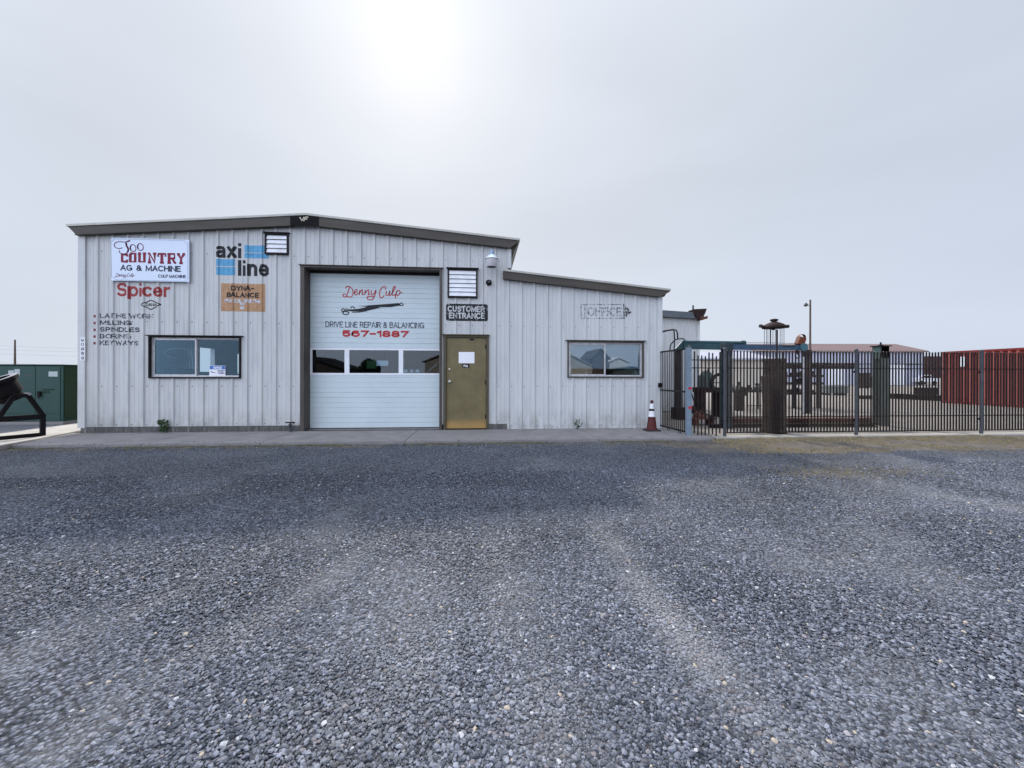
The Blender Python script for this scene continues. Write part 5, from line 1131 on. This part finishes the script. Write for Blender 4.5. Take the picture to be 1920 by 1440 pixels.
# yard clutter
def lump(nm, label, cat, px, py_top, py_base, wpx, m_, seed, kind=0, depth=None):
    """a piece of old machinery: bed, gear case, flywheel, shafts"""
    b = atz(px, py_base, YZ); Z = depth_at(px, py_base); k = Z / F; wd = wpx * k; ht = (py_base - py_top) * k; rr = random.Random(seed)
    t = thing(nm, label, cat, (b.x, b.y, YZ)); x, y = b.x, b.y
    g = G(); g.box(x - wd * .45, y - wd * .3, YZ, x - wd * .3, y + wd * .3, YZ + ht * .55); g.box(x + wd * .3, y - wd * .3, YZ, x + wd * .45, y + wd * .3, YZ + ht * .5); g.box(x - wd * .5, y - wd * .33, YZ + ht * .5, x + wd * .5, y + wd * .33, YZ + ht * .6); obj('bed', g, m_, t, bevel=.01)
    g = G(); g.box(x - wd * .3, y - wd * .25, YZ + ht * .6, x + wd * .1, y + wd * .25, YZ + ht * .85); g.lathe([(.001, -.1), (wd * .18, -.1), (wd * .2, 0), (wd * .18, .1), (.001, .1)], (x - wd * .1, y, YZ + ht * .85), (0, 1, 0), 16); obj('gear_case', g, 'hpost' if seed == 1 else m_, t, bevel=.01)
    g = G(); R = ht * .2; g.lathe([(R * .7, -.03), (R, -.03), (R, .03), (R * .7, .03), (R * .7, -.03)], (x + wd * .28, y - wd * .34, YZ + ht * .7), (0, 1, 0), 20); g.bar((x + wd * .28 - R * .8, y - wd * .34, YZ + ht * .7), (x + wd * .28 + R * .8, y - wd * .34, YZ + ht * .7), .03); g.bar((x + wd * .28, y - wd * .34, YZ + ht * .7 - R * .8), (x + wd * .28, y - wd * .34, YZ + ht * .7 + R * .8), .03); obj('flywheel', g, 'darksteel', t)
    g = G(); g.tube([(x - wd * .1, y, YZ + ht * .8), (x - wd * .05, y - .1, YZ + ht)], .03, 8); g.tube([(x + wd * .1, y, YZ + ht * .6), (x + wd * .2, y, YZ + ht * .95)], .025, 8); obj('lever', g, m_, t)
    return t
lump('old_machine', 'dark old machine with flywheel behind the ragged pickets', 'machine', 1328, 690, 781, 46, 'rustdark', 1)
lump('old_machine', 'low red-brown rusty machine on the ground by the blue post', 'machine', 1316, 774, 797, 40, 'rust', 2)
c = atz(1386, 770, YZ); Z_ = depth_at(1386, 770); k = Z_ / F; g = G(); g.box(c.x - 7 * k, c.y - .12, YZ, c.x + 7 * k, c.y + .12, YZ + 32 * k); g.lathe([(.001, -.14), (9 * k, -.14), (9 * k, .14), (.001, .14)], (c.x + 4 * k, c.y, YZ + 36 * k), (0, 1, 0), 18)
tag(obj('bollard_block', g, 'blk', bevel=.01), 'dark upright steel block with rounded head beside the workbench', 'block')
a = atz(1372, 768, YZ); Z_ = depth_at(1372, 768) + .6; k = Z_ / F; q0 = atd(1368, 733, Z_); q1 = atd(1430, 733, Z_)
wb = thing('workbench', 'long dark steel workbench behind the fence left of the rusty cylinder', 'workbench', (q0.x, q0.y, YZ)); g = G(); g.bar(q0, q1, .6, .1); obj('bench_top', g, 'darksteel', wb)
for px in (1370, 1394, 1414, 1428):
    q = atd(px, 740, Z_); g = G(); g.box(q.x - .025, q.y - .25, YZ, q.x + .025, q.y - .2, q0.z - .05); obj('leg', g, 'darksteel', wb)
g = G(); q = atd(1394, 760, Z_); r_ = atd(1428, 760, Z_); g.bar((q.x, q.y - .225, q.z), (r_.x, r_.y - .225, r_.z), .03); obj('stretcher', g, 'darksteel', wb)
for i, (px, hh_, ww) in enumerate(((1371, 10, 5), (1385, 15, 6), (1404, 9, 6), (1420, 12, 7))):
    q = atd(px, 727, Z_); k = Z_ / F; g = G(); g.lathe([(ww * k * .8, 0), (ww * k, hh_ * k * .4), (ww * k * .5, hh_ * k * .6), (ww * k * .6, hh_ * k), (.001, hh_ * k)], (q.x, q.y, q0.z + .05), n=12)
    tag(obj('steel_part', g, ['galv', 'darksteel', 'rustdark', 'galv'][i], smooth=True), ['pale small part at the left end of the workbench', 'tall dark part on the workbench above the steel block', 'rusty part in the middle of the workbench', 'grey part at the right end of the workbench'][i], 'machine part', 'parts on the workbench')
# pipe rack
Z_ = 16.0; k = Z_ / F; rk = None; q = atd(1468, 700, Z_); rk = thing('pipe_rack', 'dark steel rack with three shelves right of the rusty cylinder', 'rack', (q.x, q.y, YZ))
for px in (1489, 1535):
    q = atd(px, 700, Z_); g = G(); g.box(q.x - .06, q.y - .06, YZ, q.x + .06, q.y + .06, atd(px, 684, Z_).z); g.box(q.x - .05, q.y + .7, YZ, q.x + .05, q.y + .8, atd(px, 684, Z_).z); obj('upright', g, 'darksteel', rk)
for py in (705, 719, 738):
    q = atd(1470, py, Z_); r_ = atd(1546, py, Z_); g = G(); g.bar(q + Vector((0, .35, 0)), r_ + Vector((0, .35, 0)), .8, .09); obj('shelf', g, 'darksteel', rk)
for i, (py, x0_, x1_, m_) in enumerate(((683, 1464, 1556, 'darksteel'), (688, 1470, 1602, 'darksteel'), (684.5, 1540, 1602, 'rustdark'))):
    g = G(); g.tube([atd(x0_, py, Z_ - .05 + .1 * i), atd(x1_, py - (1 if i else 0), Z_ + .1 * i)], .07, 10); tag(obj('steel_pipe', g, m_), ['shorter dark pipe on top of the left half of the rack', 'long dark pipe running right from the top of the rack', 'rusty pipe overhanging the right end of the rack'][i], 'pipe', 'pipes on the rack')
for i, (px, py, s_) in enumerate(((1476, 705, 6), (1500, 705, 5), (1512, 719, 7), (1524, 705, 8), (1482, 738, 6), (1506, 738, 7), (1528, 738, 5))):
    q = atd(px, py, Z_); s2 = s_ * k; g = G(); g.box(q.x - s2 * .8, q.y + .1, q.z + .046, q.x + s2 * .8, q.y + .5, q.z + .046 + s2 * .9); g.lathe([(s2 * .3, 0), (s2 * .3, s2 * .4)], (q.x, q.y + .3, q.z + .04 + s2 * .9), n=10)
    tag(obj('steel_part', g, ['darksteel', 'rustdark', 'galv'][i % 3], bevel=.008), ['part at the left end of the top shelf of the rack', 'part second from left on the top shelf of the rack', 'single part on the middle shelf of the rack', 'large part at the right of the top rack shelf', 'leftmost part on the bottom shelf of the rack', 'middle part on the bottom shelf of the rack', 'rightmost part on the bottom shelf of the rack'][i], 'machine part', 'parts on the pipe rack')
# rusty beams on the ground
q = atz(1368, 795, YZ); Z_ = depth_at(1368, 795); 
def ground_beam(px0, py0, px1, py1, w_, h, m_, label, cat='beam', nm='steel_beam', z=YZ):
    a = atz(px0, py0, z); b = atz(px1, py1, z); g = G(); 
    A_ = Vector((a.x, a.y, z + h / 2)); B_ = Vector((b.x, b.y, z + h / 2)); d = (B_ - A_).normalized(); s = d.cross(Vector((0, 0, 1)))
    g.bar(A_ + Vector((0, 0, h / 2 - .012)), B_ + Vector((0, 0, h / 2 - .012)), w_, .024); g.bar(A_ - Vector((0, 0, h / 2 - .012)), B_ - Vector((0, 0, h / 2 - .012)), w_, .024); g.bar(A_, B_, .02, h - .05)
    return tag(obj(nm, g, m_), label, cat)
ground_beam(1372, 795, 1640, 794, .3, .16, 'rust', 'long red-brown steel beam lying on the yard ground behind the fence')
ground_beam(1330, 802, 1640, 800, .12, .09, 'rustdark', 'thin dark beam lying in front of the red-brown beam')
ground_beam(1662, 747, 1764, 752, .3, .3, 'blk', 'long black beam on the ground left of the red container')
ground_beam(1606, 748, 1642, 748, .3, .2, 'rustdark', 'short rusty beam between the galvanised post and the capped column')
def boxpile(nm, label, cat, px0, px1, py_t, py_b, m_, zb_=YZ, extra=0):
    pc = (px0 + px1) / 2; c = atz(pc, py_b, zb_); Z = depth_at(pc, py_b, zb_); k = Z / F; w2 = (px1 - px0) * k / 2; h = (py_b - py_t) * k
    t = thing(nm, label, cat, (c.x, c.y, zb_)); g = G(); g.box(c.x - w2, c.y, zb_ + .12, c.x + w2, c.y + w2 * 1.1, zb_ + h * .9); obj('body', g, m_, t, bevel=.02)
    g = G(); g.box(c.x - w2 * 1.03, c.y - .04, zb_ + h * .9, c.x + w2 * 1.03, c.y + w2 * 1.15, zb_ + h); obj('lid', g, m_, t, bevel=.02)
    for s in (-1, 1):
        g = G(); g.box(c.x + s * w2 * .7 - .08, c.y + .02, zb_, c.x + s * w2 * .7 + .08, c.y + w2, zb_ + .12); obj('runner', g, 'darksteel', t)
    return t
boxpile('steel_bin', 'dark steel bin beside the red container above the black beam', 'bin', 1731, 1760, 727, 744, 'blk')
boxpile('steel_bin', 'dark crate right of the galvanised middle post', 'bin', 1616, 1632, 699, 728, 'darksteel')
boxpile('steel_bin', 'lower dark crate just left of the capped column', 'bin', 1633, 1646, 706, 727, 'rustdark')
boxpile('steel_tank', 'grey slatted bin below the white shed wall', 'bin', 1550, 1592, 724, 741, mat('grey_bin', (.16, .17, .17), .7, 0, .3, 8))
boxpile('steel_bin', 'long low dark trough right of the capped column', 'bin', 1665, 1712, 711, 720, 'rustdark')
boxpile('dark_container', 'maroon-black container far behind, left of the red one', 'container', 1738, 1766, 668, 709, mat('maroon_container', (.05, .018, .022), .6, 0, .2, 1))
# white bagged goods / far white car
def far_car(px0, px1, py_t, py_b, label, m_='white'):
    pc = (px0 + px1) / 2; c = atz(pc, py_b, YZ); Z = depth_at(pc, py_b); k = Z / F; L_ = (px1 - px0) * k; h = (py_b - py_t) * k; t = thing('parked_car', label, 'car', (c.x, c.y, YZ)); x0 = c.x - L_ / 2; y0 = c.y; z = YZ
    out = [(0, .3), (0, .6), (.16, .68), (.27, .98), (.62, 1.0), (.74, .7), (.97, .62), (1, .5), (1, .3)]
    g = G(); g.prism([(x0 + u * L_, z + v * h) for u, v in out], y0, y0 + 1.7); obj('body', g, m_, t, bevel=.03)
    g = G(); g.prism([(x0 + u * L_, z + v * h) for u, v in ((.2, .7), (.29, .93), (.6, .95), (.69, .72))], y0 - .01, y0 + 1.71); obj('window', g, 'black', t)
    for u in (.2, .8):
        for yy in (y0 - .02, y0 + 1.52):
            g = G(); R = h * .22; g.lathe([(.001, 0), (R * .6, 0), (R, .02), (R, .18), (.001, .2)], (x0 + u * L_, yy, z + R), (0, 1, 0), 16); obj('wheel', g, 'blk', t, True)
far_car(1716, 1764, 703, 722, 'white car parked far behind, left of the red container')

# far horizon trees and low hills
g = G(); rr = random.Random(5); prev = None; N_ = 160
for i in range(N_):
    pass
hx = np.linspace(-1400, 1400, 140); hv = []
for i, x in enumerate(hx):
    h = 5 + 5 * noise.noise(Vector((x * .004, 3, 0))) + 2.0 * noise.noise(Vector((x * .03, 9, 0))); hv.append(max(1, h))
for i, x in enumerate(hx): g.v += [(x, 800, -.2), (x, 830, hv[i]), (x, 1200, -.2)]
for i in range(len(hx) - 1):
    b = 3 * i; g.f += [(b, b + 3, b + 4, b + 1), (b + 1, b + 4, b + 5, b + 2)]; g.m += [0, 0]
structure('hills', g, mat('far_hills', (.16, .17, .20), .9, 0, .15, .02))

# ================================================================== LEFT SIDE: CABINET, STAND
cc_ = atz(118, 795.5, .0); cy0 = cc_.y; cx1 = cc_.x; cz1 = aty(118, 685.5, cy0).z; dpt = .38
cabt = thing('utility_cabinet', 'large dark green steel utility cabinet left of the workshop', 'cabinet', (cx1, cy0, 0)); cx0 = cx1 - 3.2
g = G(); g.box(cx0, cy0, .07, cx1, cy0 + dpt, cz1); obj('body', g, ['cab'], cabt, bevel=.012)
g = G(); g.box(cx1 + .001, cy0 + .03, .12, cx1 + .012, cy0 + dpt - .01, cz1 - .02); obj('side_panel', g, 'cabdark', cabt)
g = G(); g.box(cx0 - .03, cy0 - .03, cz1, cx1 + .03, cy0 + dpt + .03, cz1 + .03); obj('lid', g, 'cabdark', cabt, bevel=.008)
g = G(); g.box(cx0 - .05, cy0 - .05, -.02, cx1 + .05, cy0 + dpt + .25, .069); obj('plinth', g, 'conc', cabt, bevel=.01)
sx_ = aty(67.5, 740, cy0).x; rx_ = aty(113.5, 740, cy0).x; zs_ = aty(90, 776, cy0).z
for a_, b_ in ((sx_ - 1.35, sx_ - .006), (sx_ + .006, rx_)):
    g = G(); g.box(a_, cy0 - .014, zs_ + .005, b_, cy0 - .001, cz1 - .03); dd = obj('door', g, 'cab', cabt, bevel=.004)
g = G(); g.box(sx_ - 1.35, cy0 - .012, .08, rx_, cy0 - .001, zs_ - .005); obj('kick_panel', g, 'cab', cabt, bevel=.003)
c = aty(74, 738, cy0 - .03); g = G(); g.box(c.x - .03, cy0 - .06, c.z - .07, c.x + .035, cy0 - .0145, c.z + .06); g.tube([(c.x, cy0 - .05, c.z - .05), (c.x + .01, cy0 - .06, c.z - .13)], .014, 6); obj('handle', g, 'blk', dd, bevel=.01)
def sticker(px0, py0, px1, py1, m_, nm='sticker', y=None):
    y = y or cy0 - .0165; x0, x1, z0_, z1_ = box_on(px0, py0, px1, py1, y); g = G(); g.box(x0, y, z0_, x1, y + .002, z1_); return obj(nm, g, m_, dd)
for i_, bx_ in enumerate(((15.5, 694.5, 26, 703), (27, 692, 37, 706.5), (91, 696.5, 108, 706))):
    sticker(*bx_, mat('faded_sticker', (.42, .46, .46), .6, 0, .15, 40, dirt=(.15, .2, .2), dirt_amt=.5, dirt_scale=40))
sticker(47, 703, 59, 705.5, 'galv')
g = G(); yk = cy0 - .0165
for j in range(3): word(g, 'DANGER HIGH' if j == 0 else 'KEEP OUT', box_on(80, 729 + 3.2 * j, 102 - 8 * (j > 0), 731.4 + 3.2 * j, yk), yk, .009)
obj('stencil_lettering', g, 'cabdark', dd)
g = G(); c = atz(146, 790, 0); g.box(c.x - .35, c.y + .25, 0, c.x + .3, c.y + 1.1, aty(146, 703, c.y + .25).z)
tag(obj('steel_locker', g, 'blk', bevel=.01), 'narrow black steel box squeezed between green cabinet and workshop corner', 'box')
# black stand with tilted pot
sp0 = atz(80, 817.5, .03); e_ = atz(0, 825, .03); ld = Vector((e_.x - sp0.x, e_.y - sp0.y, 0)); L0 = ld.length; ld.normalize()
stt = thing('black_pot_stand', 'black square-tube steel stand on the pale path at the left edge', 'stand', (sp0.x, sp0.y, .03))
pxm = F / 7.94
def sp(px, py):   # point in the vertical plane of the stand face
    d = ray(px, py); nrm = Vector((-ld.y, ld.x, 0)); t = (Vector((sp0.x, sp0.y, 0)) - Vector((CAMP.x, CAMP.y, 0))).dot(nrm) / Vector((d.x, d.y, 0)).dot(nrm); return CAMP + d * t
T = .072
Lf = L0 * 1.5
nrm = Vector((-ld.y, ld.x, 0)); nrm = nrm if nrm.dot(Vector((-1, 0, 0))) > 0 else -nrm
ztp = sp(80, 781).z
for off, lab in ((0, 'near'),):
    O = Vector((sp0.x, sp0.y, 0)) + nrm * off
    for u in (0, Lf):
        g = G(); q = O + ld * u; g.bar((q.x, q.y, .03), (q.x, q.y, ztp + .045), T, T, up=(ld.x, ld.y, 0)); obj('leg', g, 'blk', stt, bevel=.006)
    g = G(); a, b = O - ld * T / 2 * 0, O + ld * Lf; g.bar((a.x, a.y, .03 + T / 2), (b.x, b.y, .03 + T / 2), T * .9); obj('bottom_rail', g, 'blk', stt)
    g = G(); g.bar((a.x, a.y, ztp + .0), (b.x, b.y, ztp), T * .96, .1); obj('top_rail', g, 'blk', stt)
    p1 = sp(53, 742); p2 = sp(26, 742); p3 = sp(-4, 785); p0 = sp(80, 779); o3 = nrm * off
    g = G()
    g.tube([p0 + nrm * -.034, p0 + nrm * .034], .04, 10)
    for a, b in ((p0, p1), (p1, p2), (p2, p3)): g.bar(a + o3, b + o3, T * .95, T * .95)
    obj('cradle_frame', g, 'blk', stt)
for u in (Lf,):
    g = G(); a = Vector((sp0.x, sp0.y, 0)) + ld * u; b = a + nrm * .62; g.bar((a.x, a.y, .03 + T / 2), (b.x, b.y, .03 + T / 2), T * .88); g.bar((a.x, a.y, ztp), (b.x, b.y, ztp), T * .88); obj('cross_rail', g, 'blk', stt)
pc0 = sp(34, 750) + nrm * .32; pc1 = sp(5, 714) + nrm * .32; pc1 = sp(6, 715) + nrm * .32
axv = (pc1 - pc0); Hh = axv.length; pot = thing('tilted_pot', 'black tilted steel pot with pale rim cradled in the stand', 'pot', (pc0.x, pc0.y, pc0.z))
g = G(); g.lathe([(.001, -.02), (.16, -.02), (.19, .02), (.2, .12), (.235, .13), (.245, Hh - .03), (.30, Hh - .03), (.30, Hh + .03), (.2, Hh + .03), (.19, Hh * .4), (.001, Hh * .4)], pc0, axv, 32); obj('pot_body', g, 'blk', pot, True)
g = G(); g.lathe([(.2, Hh + .032), (.30, Hh + .032), (.296, Hh + .036), (.2, Hh + .036)], pc0, axv, 32); obj('rim', g, 'ring', pot, True)
pv = sp(54, 739); g = G(); g.lathe([(.001, -.045), (.024, -.045), (.024, .2), (.001, .2)], pv, nrm, 16); obj('trunnion', g, 'ring', pot, True)

# ================================================================== DRY GRASS
def tufts(name, label, n_, fn, hmin, hmax, m_):
    g = G(); rr = random.Random(9); c_ = 0
    while c_ < n_:
        r = fn(rr)
        if r is None: continue
        x, y = r; c_ += 1; z = gz(x, y)
        for k in range(5):
            a = rr.uniform(0, 6.28); h = rr.uniform(hmin, hmax); w_ = .003; dx, dy = math.cos(a) * h * .5, math.sin(a) * h * .5; px_, py_ = x + rr.uniform(-.015, .015), y + rr.uniform(-.015, .015)
            g.add([(px_ - w_, py_, z - .004), (px_ + w_, py_, z - .004), (px_ + dx, py_ + dy, z + h)], [(0, 1, 2)])
    o = obj(name, g, m_); o['kind'] = 'stuff'; o['label'] = label; o['category'] = 'grass'; return o
def f_verge(rr):
    x = rr.uniform(4.6, 16); d = rr.random() ** 1.4 * 1.5; y = -1.36 - d
    return (x, y) if noise.noise(Vector((x * .9, y * 1.6, 2))) > -.12 else None
tufts('dry_grass', 'short dry straw grass in front of the fence', 5200, f_verge, .015, .045, 'straw')
sp_ = atz(1590, 884, -.06)
def f_spot(rr):
    x, y = sp_.x + rr.gauss(0, .75), sp_.y + rr.gauss(0, .22); return (x, y)
tufts('straw_patch', 'flat patch of dry straw on the gravel in front of the capped column', 900, f_spot, .008, .022, 'straw')
def f_edge(rr):
    x = rr.uniform(XL, 4.8); y = -1.53 - abs(rr.gauss(0, .12)); return (x, y) if noise.noise(Vector((x * .8, 7, 2))) > -.1 else None
tufts('edge_grass', 'thin dry grass along the front edge of the concrete pavement', 1500, f_edge, .01, .03, mat('edge_straw', (.13, .12, .06), .8, 0, .4, 8))

# ================================================================== BEHIND THE CAMERA (seen in the window reflections)
def round_tree(x, y, h, r, label):
    t = thing('evergreen_tree', label, 'tree', (x, y, -.1)); g = G(); g.tube([(x, y, -.1), (x, y, h * .5)], [.2, .1], 8); obj('trunk', g, 'bark', t, True); g = G(); rr = random.Random(3)
    for k in range(2600):
        v = Vector((rr.gauss(0, 1), rr.gauss(0, 1), rr.gauss(0, 1))).normalized() * (rr.random() ** .4); c = Vector((x, y, h * .55)) + Vector((v.x * r, v.y * r, v.z * h * .48)); s = rr.uniform(.1, .25)
        a = Vector((rr.gauss(0, 1), rr.gauss(0, 1), rr.gauss(0, 1))).normalized(); b = a.orthogonal().normalized(); g.add([c + a * s, c + b * s * .6, c - a * s, c - b * s * .6], [(0, 1, 2, 3)])
    obj('crown', g, 'leafdark', t)
_mx = lambda px: aty(px, 690, 52.6).x
round_tree(_mx(694), -52, 3.7, 1.6, 'round dark evergreen reflected in the middle garage window')
def back_house(x0, x1, y, d, ez, rz, label, wm, rm):
    t = thing('house', label, 'house', (x0, y, -.1)); g = G(); g.prism([(x0, -.1), (x1, -.1), (x1, ez), ((x0 + x1) / 2, rz), (x0, ez)], y - d, y); obj('wall', g, wm, t)
    g = G(); xm = (x0 + x1) / 2
    for a, b in (((x0 - .4, ez - .15), (xm, rz + .1)), ((x1 + .4, ez - .15), (xm, rz + .1))): g.prism([a, b, (b[0], b[1] + .15), (a[0], a[1] + .15)], y - d - .3, y + .3)
    obj('roof', g, rm, t); return t
back_house(_mx(500), _mx(640), -52, 12, 2.2, 4.0, 'dark house reflected in the left garage window', 'brown', 'blk')
back_house(_mx(797), _mx(900), -52, 10, 3.4, 5.0, 'tan house reflected in the right garage window', 'tan', 'rust')
back_house(_mx(1000), _mx(1112), -53, 9, 2.8, 5.0, 'tan house reflected in the left half of the lean-to window', 'tan', 'tan')
back_house(_mx(1112), _mx(1140), -52.5, 8, 4.0, 5.4, 'brown shed reflected near the middle bar of the lean-to window', 'wood', 'wood')
back_house(_mx(1156), _mx(1192), -56, 8, 3.6, 4.2, 'white shed reflected in the right half of the lean-to window', 'white', 'white')
back_house(_mx(1140), _mx(1204), -50, 3, 2.3, 2.5, 'low grey-green shed reflected at the bottom of the lean-to window', 'hpost', 'hpost')
print('objects', len(bpy.data.objects))
